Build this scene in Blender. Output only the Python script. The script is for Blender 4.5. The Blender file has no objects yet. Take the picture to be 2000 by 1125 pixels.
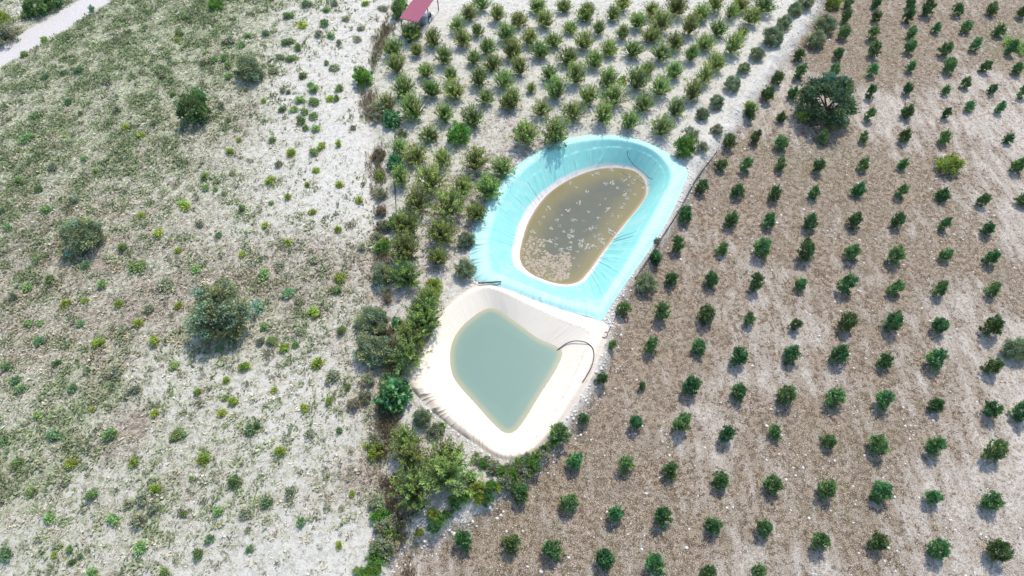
import bpy, math, random
import numpy as np
R = math.radians
random.seed(7)
rng = np.random.default_rng(7)
S = bpy.context.scene
COL = S.collection

# ------------------------------------------------------------------ camera
CAM_H, PITCH, F = 50.0, 54.0, 2000 * 24 / 36
cam = bpy.data.cameras.new('camera')
cam.lens, cam.sensor_width = 24, 36
cam.clip_start, cam.clip_end = 0.5, 4000
co = bpy.data.objects.new('camera', cam)
COL.objects.link(co)
co.location = (0, 0, CAM_H)
co.rotation_euler = (R(90 - PITCH), 0, 0)
S.camera = co
# ------------------------------------------------------------------ sky, sun, exposure
SUN_EL, SUN_AZ = 58.0, 22.0          # azimuth measured from +Y (away from the camera) towards +X
W = bpy.data.worlds.new('World')
S.world = W
W.use_nodes = True
nt = W.node_tree
sky = nt.nodes.new('ShaderNodeTexSky')
sky.sky_type = 'NISHITA'
sky.sun_disc = False
sky.sun_elevation = R(SUN_EL)
sky.sun_rotation = R(SUN_AZ)
bg = nt.nodes['Background']
nt.links.new(sky.outputs[0], bg.inputs[0])
bg.inputs[1].default_value = 0.15
sl = bpy.data.lights.new('sun', 'SUN')
sl.energy, sl.angle, sl.color = 2.0, R(1.2), (1, 0.945, 0.85)
so = bpy.data.objects.new('sun', sl)
COL.objects.link(so)
so.rotation_euler = (R(90 - SUN_EL), 0, R(180 - SUN_AZ))
S.view_settings.view_transform = 'Standard'
S.view_settings.look = 'None'
S.view_settings.exposure = 0.90
S.view_settings.gamma = 1
S.view_settings.use_curve_mapping = False

# ------------------------------------------------------------------ photograph coordinates to places on the ground
SP, CP = math.sin(R(PITCH)), math.cos(R(PITCH))
def at(px, py, z=0.0):
    px = np.asarray(px, float); py = np.asarray(py, float)
    xn = (px - 1000) / F; yn = (562.5 - py) / F
    dy = CP + yn * SP; dz = -SP + yn * CP
    t = (np.asarray(z, float) - CAM_H) / dz
    return np.stack([xn * t, dy * t], -1)
def scale_at(py, z=0.0):                 # photo pixels per metre
    yn = (562.5 - py) / F
    dz = -SP + yn * CP
    return F / ((z - CAM_H) / dz)
def hsh(ix, iy, seed):
    h = (ix * 374761393 + iy * 668265263 + seed * 1274126177) & 0xffffffff
    h = ((h ^ (h >> 13)) * 1274126177) & 0xffffffff
    return ((h ^ (h >> 16)) & 0xffff) / 65535.0
def vnoise(x, y, s, seed=0):
    x = np.asarray(x, float) / s; y = np.asarray(y, float) / s
    ix = np.floor(x).astype(np.int64); iy = np.floor(y).astype(np.int64)
    fx = x - ix; fy = y - iy
    fx = fx * fx * (3 - 2 * fx); fy = fy * fy * (3 - 2 * fy)
    a = hsh(ix, iy, seed); b = hsh(ix + 1, iy, seed); c = hsh(ix, iy + 1, seed); d = hsh(ix + 1, iy + 1, seed)
    return (a + (b - a) * fx) * (1 - fy) + (c + (d - c) * fx) * fy
def fbm(x, y, s, seed=0, n=4):
    v = 0; a = 0.5
    for k in range(n):
        v = v + a * vnoise(x, y, s / 2 ** k, seed + 17 * k); a *= 0.5
    return v / (1 - 0.5 ** n)
def sstep(a, b, x):
    t = np.clip((x - a) / (b - a), 0, 1)
    return t * t * (3 - 2 * t)
def crom(pts, n=8, closed=True):
    P = np.asarray(pts, float); out = []
    m = len(P)
    for i in range(m if closed else m - 1):
        g = (lambda k: P[k % m]) if closed else (lambda k: P[min(max(k, 0), m - 1)])
        p0, p1, p2, p3 = g(i - 1), g(i), g(i + 1), g(i + 2)
        for k in range(n):
            t = k / n
            out.append(0.5 * (2 * p1 + (p2 - p0) * t + (2 * p0 - 5 * p1 + 4 * p2 - p3) * t * t + (3 * p1 - p0 - 3 * p2 + p3) * t ** 3))
    if not closed: out.append(P[-1])
    return np.array(out)
def seg_dist(x, y, line, closed=False):
    d = np.full(np.shape(x), 1e9)
    m = len(line)
    for i in range(m if closed else m - 1):
        a = line[i]; b = line[(i + 1) % m]
        ab = b - a; L = max(ab @ ab, 1e-9)
        t = np.clip(((x - a[0]) * ab[0] + (y - a[1]) * ab[1]) / L, 0, 1)
        d = np.minimum(d, np.hypot(x - a[0] - t * ab[0], y - a[1] - t * ab[1]))
    return d
def inside(x, y, poly):
    r = np.zeros(np.shape(x), bool)
    m = len(poly)
    for i in range(m):
        a = poly[i]; b = poly[(i + 1) % m]
        c = ((a[1] > y) != (b[1] > y)) & (x < (b[0] - a[0]) * (y - a[1]) / (b[1] - a[1] + 1e-12) + a[0])
        r ^= c
    return r
def poly_sd(x, y, poly):                 # negative inside
    d = seg_dist(x, y, poly, True)
    return np.where(inside(x, y, poly), -d, d)

# outlines read off the photograph
UP_OUT = [(917,490),(924,452),(942,408),(968,364),(1005,326),(1055,291),(1110,269),(1170,262),(1228,267),(1280,284),(1318,308),(1343,334),(1334,366),(1308,424),(1270,486),(1232,540),(1198,590),(1174,626),(1150,618),(1100,606),(1050,589),(1005,572),(965,559),(930,547),(921,522)]
UP_WAT = [(1264,376),(1259,348),(1237,331),(1195,325),(1150,333),(1102,354),(1062,385),(1032,430),(1017,475),(1014,508),(1029,531),(1060,548),(1096,557),(1128,553),(1150,532),(1180,490),(1216,443),(1250,402)]
LO_OUT = [(938,553),(985,561),(1032,578),(1082,595),(1140,614),(1176,624),(1192,640),(1180,675),(1155,738),(1116,800),(1082,846),(1042,886),(1000,899),(965,892),(930,868),(882,834),(846,803),(815,772),(797,742),(803,705),(832,660),(856,612),(890,578)]
LO_WAT = [(948,604),(975,606),(1003,626),(1050,660),(1082,674),(1098,689),(1085,722),(1055,770),(1030,810),(1006,842),(985,845),(966,830),(938,799),(903,760),(885,735),(879,700),(885,665),(907,633)]
UZ, LZ = -1.9, -0.65                      # water levels
up_out = at(*np.array(crom(UP_OUT)).T, 0.1); up_wat = at(*np.array(crom(UP_WAT)).T, UZ)
lo_out = at(*np.array(crom(LO_OUT)).T, 0.1); lo_wat = at(*np.array(crom(LO_WAT, 5)).T, LZ)
BANK = at(*np.array(crom([(1720,-160),(1660,-70),(1597,12),(1560,70),(1510,135),(1455,215),(1410,275),(1365,325),(1330,388),(1290,455),(1245,520),(1205,585),(1188,640),(1165,725),(1120,805),(1085,855),(1040,905),(960,975),(880,1020),(800,1050),(760,1090),(730,1180),(700,1300)], 5, False)).T, -0.4)
FENCE = at(*np.array(crom([(850,-160),(800,-60),(770,20),(745,70),(715,130),(712,190),(728,270),(735,340),(736,420),(738,500),(735,590),(745,650),(755,720),(750,780),(745,850),(755,930),(765,1000),(770,1060),(765,1120),(750,1250)], 5, False)).T, 0)
def side(x, y, line):                     # x to the left (-) or right (+) of a line running away from / towards the camera
    o = np.argsort(line[:, 1])
    return x - np.interp(y, line[o, 1], line[o, 0])
def terrain(x, y):
    x = np.asarray(x, float); y = np.asarray(y, float)
    db = seg_dist(x, y, BANK); sb = np.sign(side(x, y, BANK)) * db
    df = seg_dist(x, y, FENCE)
    dp = np.minimum(poly_sd(x, y, up_out), poly_sd(x, y, lo_out))
    far = sstep(0.2, 3, dp)
    z = -0.9 * sstep(-0.5, 1.5, sb) * sstep(0.05, 1.2, dp)
    z = z + far * (0.35 * (fbm(x, y, 14, 3, 3) - 0.5) + 0.10 * (fbm(x, y, 1.6, 5, 3) - 0.5))
    z = z - 0.3 * np.exp(-(df / 1.1) ** 2) * far
    z = z + far * 0.22 * np.exp(-((sb + 0.9) / 0.6) ** 2) + np.exp(-(sb / 1.3) ** 2) * 0.95 * (fbm(x, y, 1.7, 7, 4) - 0.5) * sstep(0, .5, dp)
    return z
def ground_z(x, y):
    return float(terrain(np.array([x]), np.array([y]))[0])
def spot(px, py, h=0.0):                  # base of a thing whose middle (h above ground) is seen at px, py
    z = 0.0
    for _ in range(3):
        p = at(px, py, z + h)
        z = ground_z(p[0], p[1])
    return p[0], p[1], z

# ------------------------------------------------------------------ mesh helpers
def np_mesh(name, V, faces, mat=None, tint=None, smooth=False, extra=None):
    """faces: list of int arrays (n,3) / (n,4)"""
    me = bpy.data.meshes.new(name)
    V = np.asarray(V, np.float32)
    me.vertices.add(len(V)); me.vertices.foreach_set('co', V.ravel())
    faces = [np.asarray(f, np.int32) for f in faces if len(f)]
    loops = np.concatenate([f.ravel() for f in faces])
    tot = np.concatenate([np.full(len(f), f.shape[1], np.int32) for f in faces])
    start = np.concatenate([[0], np.cumsum(tot)[:-1]]).astype(np.int32)
    me.loops.add(len(loops)); me.loops.foreach_set('vertex_index', loops)
    me.polygons.add(len(tot)); me.polygons.foreach_set('loop_start', start)
    if smooth: me.polygons.foreach_set('use_smooth', np.ones(len(tot), bool))
    for nm, arr in ([('tint', tint)] if tint is not None else []) + list((extra or {}).items()):
        a = me.attributes.new(nm, 'FLOAT_COLOR', 'POINT')
        A = np.ones((len(V), 4), np.float32); arr = np.asarray(arr, np.float32)
        if arr.ndim == 1: arr = np.repeat(arr[:, None], 3, 1)
        A[:, :arr.shape[1]] = arr
        a.data.foreach_set('color', A.ravel())
    me.update(calc_edges=True)
    if mat: me.materials.append(mat)
    return me
def link(name, me, parent=None, loc=None):
    o = bpy.data.objects.new(name, me)
    COL.objects.link(o)
    if parent: o.parent = parent
    if loc is not None: o.location = loc
    return o
def tag(o, label=None, cat=None, group=None, kind=None):
    if label: o['label'] = label
    if cat: o['category'] = cat
    if group: o['group'] = group
    if kind: o['kind'] = kind
    return o
class MB:                                  # collects simple solids
    def __init__(s): s.V = []; s.F3 = []; s.F4 = []; s.n = 0
    def add(s, V, F):
        for f in F: (s.F3 if len(f) == 3 else s.F4).append([i + s.n for i in f])
        s.V += [tuple(v) for v in V]; s.n += len(V)
    def box(s, c, sx, sy, sz, ax=None, bev=0.0):
        c = np.array(c, float); ax = np.eye(3) if ax is None else np.array(ax, float)
        b = bev
        V = []
        for k, (zz, ins) in enumerate(((-sz / 2, b), (-sz / 2 + b, 0), (sz / 2 - b, 0), (sz / 2, b))):
            for (i, j) in ((-1, -1), (1, -1), (1, 1), (-1, 1)):
                V.append(c + ax[0] * i * (sx / 2 - ins) + ax[1] * j * (sy / 2 - ins) + ax[2] * zz)
        F = [(3, 2, 1, 0), (12, 13, 14, 15)]
        for k in range(3):
            for i in range(4): F.append((4 * k + i, 4 * k + (i + 1) % 4, 4 * k + 4 + (i + 1) % 4, 4 * k + 4 + i))
        s.add(V, F)
    def tube(s, pts, rad, n=6, cap=True):
        P = np.asarray(pts, float); m = len(P)
        rad = np.broadcast_to(np.asarray(rad, float), (m,))
        V = []
        for i in range(m):
            t = P[min(i + 1, m - 1)] - P[max(i - 1, 0)]; t /= np.linalg.norm(t) + 1e-9
            u = np.cross(t, (0, 0, 1) if abs(t[2]) < 0.9 else (1, 0, 0)); u /= np.linalg.norm(u)
            w = np.cross(t, u)
            for k in range(n):
                a = 2 * math.pi * k / n
                V.append(P[i] + rad[i] * (u * math.cos(a) + w * math.sin(a)))
        F = []
        for i in range(m - 1):
            for k in range(n): F.append((i * n + k, i * n + (k + 1) % n, (i + 1) * n + (k + 1) % n, (i + 1) * n + k))
        if cap:
            V += [P[0], P[-1]]
            for k in range(n):
                F.append((m * n, (k + 1) % n, k)); F.append((m * n + 1, (m - 1) * n + k, (m - 1) * n + (k + 1) % n))
        s.add(V, F)
    def mesh(s, name, mat, smooth=False): return np_mesh(name, s.V, [s.F3, s.F4], mat, smooth=smooth)

# ------------------------------------------------------------------ materials
def new_mat(name):
    m = bpy.data.materials.new(name); m.use_nodes = True
    return m, m.node_tree, m.node_tree.nodes['Principled BSDF']
class NB:                                  # small node builder
    def __init__(s, t): s.t = t
    def n(s, typ, **kw):
        x = s.t.nodes.new(typ)
        for k, v in kw.items(): setattr(x, k, v)
        return x
    def set(s, sock, v):
        if hasattr(v, 'links') or isinstance(v, bpy.types.NodeSocket): s.t.links.new(v, sock)
        else: sock.default_value = v
    def mix(s, f, a, b, typ='MIX'):
        x = s.n('ShaderNodeMix', data_type='RGBA', blend_type=typ, clamp_factor=True)
        s.set(x.inputs[0], f); s.set(x.inputs[6], a if not isinstance(a, tuple) else (*a, 1)); s.set(x.inputs[7], b if not isinstance(b, tuple) else (*b, 1))
        return x.outputs[2]
    def math(s, op, a, b=0.0, clamp=False):
        x = s.n('ShaderNodeMath', operation=op, use_clamp=clamp)
        s.set(x.inputs[0], a); s.set(x.inputs[1], b)
        return x.outputs[0]
    def noise(s, vec, scale, detail=3, rough=0.55, out=0, dist=0.0):
        x = s.n('ShaderNodeTexNoise')
        s.set(x.inputs['Vector'], vec)
        x.inputs['Scale'].default_value = scale; x.inputs['Detail'].default_value = detail; x.inputs['Roughness'].default_value = rough
        x.inputs['Distortion'].default_value = dist
        return x.outputs[out]
    def ramp(s, v, lo, hi, a=0.0, b=1.0):
        x = s.n('ShaderNodeMapRange', interpolation_type='SMOOTHSTEP')
        s.set(x.inputs[0], v); s.set(x.inputs[1], lo); s.set(x.inputs[2], hi); x.inputs[3].default_value = a; x.inputs[4].default_value = b
        return x.outputs[0]
    def attr(s, name):
        x = s.n('ShaderNodeAttribute', attribute_name=name)
        return x
def plain(name, col, rough=0.6, var=0.12, scale=6.0, metallic=0.0):
    m, t, p = new_mat(name); b = NB(t)
    tc = b.n('ShaderNodeTexCoord').outputs['Object']
    nz = b.noise(tc, scale, 5)
    c = b.mix(nz, tuple(x * (1 - var) for x in col), tuple(min(1, x * (1 + var)) for x in col))
    t.links.new(c, p.inputs['Base Color'])
    p.inputs['Roughness'].default_value = rough; p.inputs['Metallic'].default_value = metallic
    return m
def leaf_mat(name, col, trans=0.3, rough=0.55, hue=0.02, val=0.25):
    m, t, p = new_mat(name); b = NB(t)
    oi = b.n('ShaderNodeObjectInfo')
    h = b.n('ShaderNodeHueSaturation')
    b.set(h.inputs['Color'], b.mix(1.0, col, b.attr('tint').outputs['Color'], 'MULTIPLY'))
    b.set(h.inputs['Hue'], b.math('ADD', b.math('MULTIPLY', oi.outputs['Random'], 2 * hue), 0.5 - hue))
    r2 = b.math('FRACT', b.math('MULTIPLY', oi.outputs['Random'], 13.7))
    b.set(h.inputs['Value'], b.math('ADD', b.math('MULTIPLY', r2, 2 * val), 1 - val))
    t.links.new(h.outputs[0], p.inputs['Base Color'])
    p.inputs['Roughness'].default_value = rough
    p.inputs['Specular IOR Level'].default_value = 0.15 if rough > .7 else 0.3
    tr = b.n('ShaderNodeBsdfTranslucent')
    t.links.new(h.outputs[0], tr.inputs['Color'])
    mx = b.n('ShaderNodeMixShader'); mx.inputs[0].default_value = trans
    t.links.new(p.outputs[0], mx.inputs[1]); t.links.new(tr.outputs[0], mx.inputs[2])
    t.links.new(mx.outputs[0], t.nodes['Material Output'].inputs['Surface'])
    return m
def tint_mat(name, rough=0.9, trans=0.15):
    return leaf_mat(name, (1, 1, 1), trans, rough, 0, 0)

BARK = plain('bark', (0.16, 0.12, 0.085), 0.9, 0.35, 14)
M_CITRUS = leaf_mat('young_tree_leaves', (0.105, 0.205, 0.07), 0.33, 0.5, 0.04, 0.3)
M_VASE = leaf_mat('orchard_leaves', (0.20, 0.29, 0.085), 0.45, 0.5, 0.03, 0.25)
M_OLIVE = leaf_mat('olive_leaves', (0.25, 0.30, 0.165), 0.33, 0.9, 0.012, 0.12)
M_FIG = leaf_mat('broad_leaves', (0.11, 0.27, 0.11), 0.3, 0.45, 0.01, 0.12)
M_BRIGHT = leaf_mat('bright_leaves', (0.135, 0.26, 0.05), 0.35, 0.5, 0.015, 0.15)
M_YELLOW = leaf_mat('yellow_green_leaves', (0.29, 0.36, 0.07), 0.35, 0.5, 0.015, 0.15)
M_WEED = leaf_mat('weed_leaves', (0.20, 0.285, 0.10), 0.3, 0.6, 0.02, 0.32)
M_DULL = leaf_mat('dull_weed_leaves', (0.28, 0.295, 0.18), 0.3, 0.7, 0.02, 0.2)
M_DRYB = leaf_mat('dry_bush_leaves', (0.30, 0.245, 0.16), 0.25, 0.8, 0.02, 0.2)
M_BLUEW = leaf_mat('blue_green_weed_leaves', (0.165, 0.265, 0.125), 0.3, 0.7, 0.015, 0.2)
M_GRASS = tint_mat('dry_grass', 0.9, 0.2)

# ------------------------------------------------------------------ ground
def axis(lo, hi, step, out):
    a = list(np.arange(lo, hi + 1e-6, step)); s = step
    while a[-1] < out: s *= 1.35; a.append(a[-1] + s)
    s = step
    while a[0] > -out: s *= 1.35; a.insert(0, a[0] - s)
    return np.array(a)
gx = axis(-74, 74, 0.32, 1500); gy = axis(4, 100, 0.32, 1500)
GX, GY = np.meshgrid(gx, gy)
fx, fy = GX.ravel(), GY.ravel()
gz = terrain(fx, fy)
sd_u, sd_l = poly_sd(fx, fy, up_out), poly_sd(fx, fy, lo_out)
gz = gz - 4.0 * sstep(0.5, 1.0, -np.minimum(sd_u, sd_l))
BR = np.array([(px, py) for px, py in ((-300, 290), (-100, 180), (0, 112), (60, 78), (125, 38), (200, -8), (330, -90), (600, -230))], float)
ROAD = at(*BR.T, 0)
# cover: red = share of ground under dry growth, green = how green it is, blue = how brown it is
# blobs (px, py, radius px, d, g, b)
BL = [(250,110,190,.85,.75,.1),(90,180,150,.7,.55,.25),(60,330,150,.85,.6,.35),(250,300,150,.8,.6,.25),(430,60,110,.75,.7,.2),(400,160,90,.75,.55,.2),
      (560,60,90,.28,.4,.15),(660,80,100,.08,.3,.1),(610,200,110,.12,.35,.1),(690,330,100,.03,.2,.1),(690,230,70,.02,.2,.1),(720,100,60,.05,.2,.1),(570,300,110,.25,.3,.25),(470,220,70,.5,.2,.6),(420,270,70,.6,.25,.6),(340,270,60,.7,.4,.5),
      (450,370,90,.6,.4,.3),(330,420,90,.6,.35,.4),(180,400,80,.75,.4,.7),(60,470,110,.9,.5,.65),(250,530,120,.8,.35,.65),(400,470,90,.4,.3,.3),(540,410,90,.35,.3,.3),(660,400,70,.1,.2,.1),
      (600,490,90,.6,.3,.7),(680,520,60,.55,.2,.7),(470,540,80,.75,.25,.85),(560,580,90,.85,.4,.6),(350,560,80,.8,.4,.7),(120,570,110,.8,.45,.5),(240,640,90,.75,.25,.75),(80,640,80,.8,.4,.6),(320,640,70,.7,.2,.8),
      (510,640,70,.8,.5,.5),(640,620,60,.3,.3,.3),(600,690,70,.5,.3,.4),(660,700,50,.5,.3,.6),(430,720,110,.22,.3,.2),(290,700,60,.2,.2,.2),(150,720,80,.75,.5,.4),(60,720,70,.8,.5,.5),
      (150,790,60,1,.9,.2),(240,770,50,.7,.5,.4),(350,770,70,.45,.5,.3),(520,780,80,.3,.3,.2),(610,800,70,.25,.3,.2),(265,850,38,.9,.0,1.6),(60,840,80,.55,.45,.3),(150,870,80,.5,.45,.3),(380,850,80,.6,.4,.35),
      (480,840,60,.5,.4,.3),(640,870,70,.4,.3,.5),(30,960,60,1,.85,.5),(120,960,70,.5,.4,.3),(280,930,80,.5,.4,.4),(420,950,80,.55,.4,.4),(560,920,70,.5,.4,.3),(690,930,50,.75,.15,.9),(720,980,40,.7,.2,.8),
      (100,1060,80,.45,.45,.3),(260,1050,80,.5,.4,.4),(400,1060,90,.3,.4,.2),(560,1000,80,.4,.4,.3),(600,1080,90,.15,.3,.2),(480,1100,60,.3,.3,.2),(30,1100,60,.4,.4,.3),(690,780,40,.7,.2,.8),(60,20,40,.3,.3,.2)]
BR_ = [(1960,870,90,.15,.15,.2),(1960,220,70,.2,.15,.3),(1900,640,80,.3,.15,.4),(1560,690,60,.5,.3,.6),(1385,880,55,.35,.15,.4),(1420,820,40,.4,.2,.5),(1470,850,50,.9,.1,.9),(1310,880,60,.9,.15,.9),(1160,860,70,1,.25,.9),(1250,660,80,1,.25,.9),
       (1400,600,60,.95,.15,.9),(1450,560,60,.6,.2,.6),(1600,330,80,1,.5,.75),(1640,290,60,1,.45,.8),(1500,410,70,1,.25,.9),(1720,400,80,1,.3,.9),(1800,500,60,1,.25,.9),(1700,620,80,.85,.2,.9),(1790,620,60,.9,.2,.9),(1960,560,50,1,.3,.9),
       (1980,90,45,1,1,.3),(1740,100,70,1,.35,.8),(1900,60,80,.9,.3,.8),(1580,230,60,.5,.3,.5),(1720,245,50,.4,.1,.5),(1890,330,70,.6,.1,.6),(1960,400,60,.45,.1,.5),(1560,830,60,1,.45,.8),(1690,850,60,1,.25,.9),(1680,1000,70,1,.3,.9),(1780,900,60,.9,.15,.9),
       (1880,800,50,1,.2,.9),(1820,960,70,.35,.1,.4),(1900,1000,80,.3,.1,.3),(1800,1090,60,.6,.15,.7),(1600,1090,60,.55,.1,.6),(1450,1080,60,.6,.15,.6),(1350,1000,70,.95,.2,.9),(1150,950,70,1,.3,.9),(1050,1030,70,1,.4,.8),(1250,1050,60,.95,.2,.9),(930,1050,60,1,.4,.8),
       (850,1090,60,.6,.2,.7),(1120,1100,60,.9,.2,.9),(1500,950,60,.9,.15,.9),(1450,720,60,.6,.15,.7),(1300,740,60,.85,.2,.9),(1600,560,60,.8,.2,.9),(1830,330,60,.9,.2,.8),(1650,440,60,.9,.2,.9),(1850,460,60,.9,.2,.9),(1900,200,60,.6,.2,.6)]
BO = [(1200,120,160,.22,.3,.2),(950,180,120,.35,.35,.35),(1400,120,100,.12,.25,.15),(900,20,60,.02,.1,.1),(870,60,50,.03,.1,.1),(990,260,60,.5,.1,1.0),(890,420,60,.5,.2,1.0),(960,420,50,.4,.2,1.0),(880,520,60,.35,.2,.9),(830,300,60,.4,.4,.4),(1300,220,80,.15,.2,.2),
      (780,450,50,.3,.3,.4),(860,870,50,.35,.3,.6),(800,1000,50,.1,.2,.2),(880,580,40,.25,.2,.6),(1330,300,40,.15,.3,.2),(1130,240,60,.3,.2,.3)]
def blob_field(x, y, L, z=0.0):
    w = np.full(x.shape, 1e-3); acc = [np.full(x.shape, v * 1e-3) for v in (.6, .35, .45)]
    for (px, py, r, d, g, bb) in L:
        c = at(px, py, z); sx = r / scale_at(py, z); sy = sx * 1.15
        k = np.exp(-(((x - c[0]) / sx) ** 2 + ((y - c[1]) / sy) ** 2) * 0.9)
        w += k
        for a, v in zip(acc, (d, g, bb)): a += k * v
    return [a / w for a in acc]
def zones(x, y):
    right = sstep(-0.2, 0.9, np.sign(side(x, y, BANK)) * seg_dist(x, y, BANK))
    left = 1 - sstep(-0.6, 0.6, np.sign(side(x, y, FENCE)) * seg_dist(x, y, FENCE))
    left = left * (1 - right)
    return left, right, np.clip(1 - left - right, 0, 1)
def cover(x, y):
    wx = x + 2.2 * (fbm(x, y, 5, 41, 3) - .5) * 2; wy = y + 2.2 * (fbm(x, y, 5, 43, 3) - .5) * 2
    zl, zr, zo = zones(x, y)
    L = blob_field(wx, wy, BL); Rr = blob_field(wx, wy, BR_, -0.9); O = blob_field(wx, wy, BO)
    d, g, b_ = [zl * L[i] + zr * Rr[i] + zo * O[i] for i in range(3)]
    rd = seg_dist(x, y, ROAD)
    rs = np.where(side(x, y, FENCE) < 0, 1 - sstep(1.6, 2.3, rd + 0.8 * (fbm(x, y, 2, 9) - .5)), 0)
    d = d * (1 - rs)
    return np.clip(d, 0, 1), np.clip(g, 0, 1), np.clip(b_, 0, 1.6), zr, rs
cd, cg, cb, czr, crs = cover(fx, fy); cg = cg * .95
bk = np.exp(-((np.sign(side(fx, fy, BANK)) * seg_dist(fx, fy, BANK) + 0.2) / 1.1) ** 2)
cd = cd * (1 - 0.55 * bk)
nx, ny = len(gx), len(gy)
ii = (np.arange(ny - 1)[:, None] * nx + np.arange(nx - 1)[None]).ravel()
GF = np.stack([ii, ii + 1, ii + nx + 1, ii + nx], 1)

m, t, p = new_mat('ground'); b = NB(t)
pos = b.n('ShaderNodeNewGeometry').outputs['Position']
cv = b.attr('cover'); sp_ = b.n('ShaderNodeSeparateColor'); t.links.new(cv.outputs['Color'], sp_.inputs[0])
zn = b.attr('zone'); sz_ = b.n('ShaderNodeSeparateColor'); t.links.new(zn.outputs['Color'], sz_.inputs[0])
D, G, B = sp_.outputs; ZR, RS, _z = sz_.outputs
n_cl = b.noise(pos, 1.5, 6, 0.72)                # clumps of 0.3 to 0.7 m
n_fi = b.noise(pos, 7.0, 5, 0.7)
n_bi = b.noise(pos, 0.35, 4, 0.6)
n_sp = b.noise(pos, 16.0, 3, 0.7)
n_gr = b.noise(pos, 2.4, 9, 0.8)
mp = b.n('ShaderNodeMapping'); t.links.new(pos, mp.inputs[0]); mp.inputs['Scale'].default_value = (1, .3, 1); mp.inputs['Rotation'].default_value = (0, 0, R(-8))
n_st = b.noise(mp.outputs[0], 1.1, 4, 0.6)
chalk = b.mix(n_bi, (0.60, 0.56, 0.475), (0.675, 0.64, 0.555))
chalk = b.mix(b.ramp(n_gr, 0.49, 0.63), chalk, (0.36, 0.33, 0.28))
chalk = b.mix(b.math('MULTIPLY', b.ramp(n_cl, 0.5, 0.68), 0.5), chalk, (0.38, 0.345, 0.30))
chalk = b.mix(b.math('MULTIPLY', b.ramp(n_sp, 0.53, 0.62), 0.7), chalk, (0.72, 0.70, 0.66))
straw = b.mix(b.ramp(n_gr, .42, .58), (0.28, 0.26, 0.18), (0.60, 0.57, 0.455))
green = b.mix(b.ramp(n_gr, .42, .6), (0.235, 0.275, 0.14), (0.48, 0.48, 0.335))
brown = b.mix(b.ramp(n_gr, .42, .6), (0.22, 0.17, 0.125), (0.50, 0.425, 0.35))
veg = b.mix(b.ramp(b.math('ADD', G, b.math('MULTIPLY', b.math('SUBTRACT', n_cl, 0.5), 1.6)), 0.3, 0.75), straw, green)
veg = b.mix(b.ramp(b.math('ADD', B, b.math('MULTIPLY', b.math('SUBTRACT', n_bi, 0.5), 1.2)), 0.35, 0.85), veg, brown)
thr = b.math('SUBTRACT', 0.93, b.math('MULTIPLY', D, 0.72))
mixn = b.math('ADD', b.math('MULTIPLY', n_cl, 0.62), b.math('MULTIPLY', n_fi, 0.38))
mk = b.ramp(b.math('SUBTRACT', mixn, b.math('ADD', b.math('MULTIPLY', thr, 0.45), 0.20)), -0.06, 0.08)
base = b.mix(mk, chalk, veg)
# dry brown mulch between the young trees
mulch = b.mix(b.ramp(n_gr, 0.44, 0.55), (0.115, 0.074, 0.038), (0.375, 0.285, 0.19))
mulch = b.mix(b.math('MULTIPLY', b.ramp(n_cl, 0.42, 0.62), 0.5), mulch, (0.17, 0.12, 0.073))
mulch = b.mix(b.math('MULTIPLY', b.ramp(n_bi, 0.45, 0.62), 0.5), mulch, (0.19, 0.15, 0.088))
mulch = b.mix(b.math('MULTIPLY', b.ramp(G, 0.25, 0.8), b.ramp(n_cl, 0.35, 0.6)), mulch, (0.17, 0.165, 0.075))
pale = b.mix(b.ramp(n_gr, 0.46, 0.57), (0.62, 0.56, 0.48), (0.33, 0.255, 0.185))
f_ = b.math('ADD', b.math('ADD', b.math('MULTIPLY', n_st, 0.45), b.math('MULTIPLY', n_bi, 0.2)), b.math('MULTIPLY', n_gr, 0.9))
mkr = b.ramp(b.math('ADD', f_, b.math('MULTIPLY', b.math('SUBTRACT', 0.58, D), 0.21)), 0.70, 0.82)
rb = b.mix(mkr, mulch, pale)
rb = b.mix(b.math('MULTIPLY', b.ramp(n_sp, 0.55, 0.62), 0.85), rb, (0.68, 0.625, 0.55))
rb = b.mix(b.math('MULTIPLY', b.math('SUBTRACT', 1.0, b.ramp(n_sp, 0.38, 0.46)), 0.6), rb, (0.10, 0.072, 0.05))
base = b.mix(ZR, base, rb)
base = b.mix(RS, base, b.mix(n_fi, (0.55, 0.50, 0.46), (0.68, 0.635, 0.595)))
t.links.new(base, p.inputs['Base Color'])
p.inputs['Roughness'].default_value = 0.95
p.inputs['Specular IOR Level'].default_value = 0.15
bm = b.n('ShaderNodeBump'); bm.inputs['Strength'].default_value = 0.9; bm.inputs['Distance'].default_value = 0.2
t.links.new(b.math('ADD', b.math('MULTIPLY', n_gr, 1.0), b.math('MULTIPLY', n_sp, 0.3)), bm.inputs['Height'])
t.links.new(bm.outputs[0], p.inputs['Normal'])
M_GROUND = m
gme = np_mesh('ground', np.stack([fx, fy, gz], 1), [GF], M_GROUND, smooth=True,
              extra={'cover': np.stack([cd, cg, np.clip(cb, 0, 1)], 1), 'zone': np.stack([czr, crs, 0 * crs], 1)})
tag(link('ground', gme), kind='structure')

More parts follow.
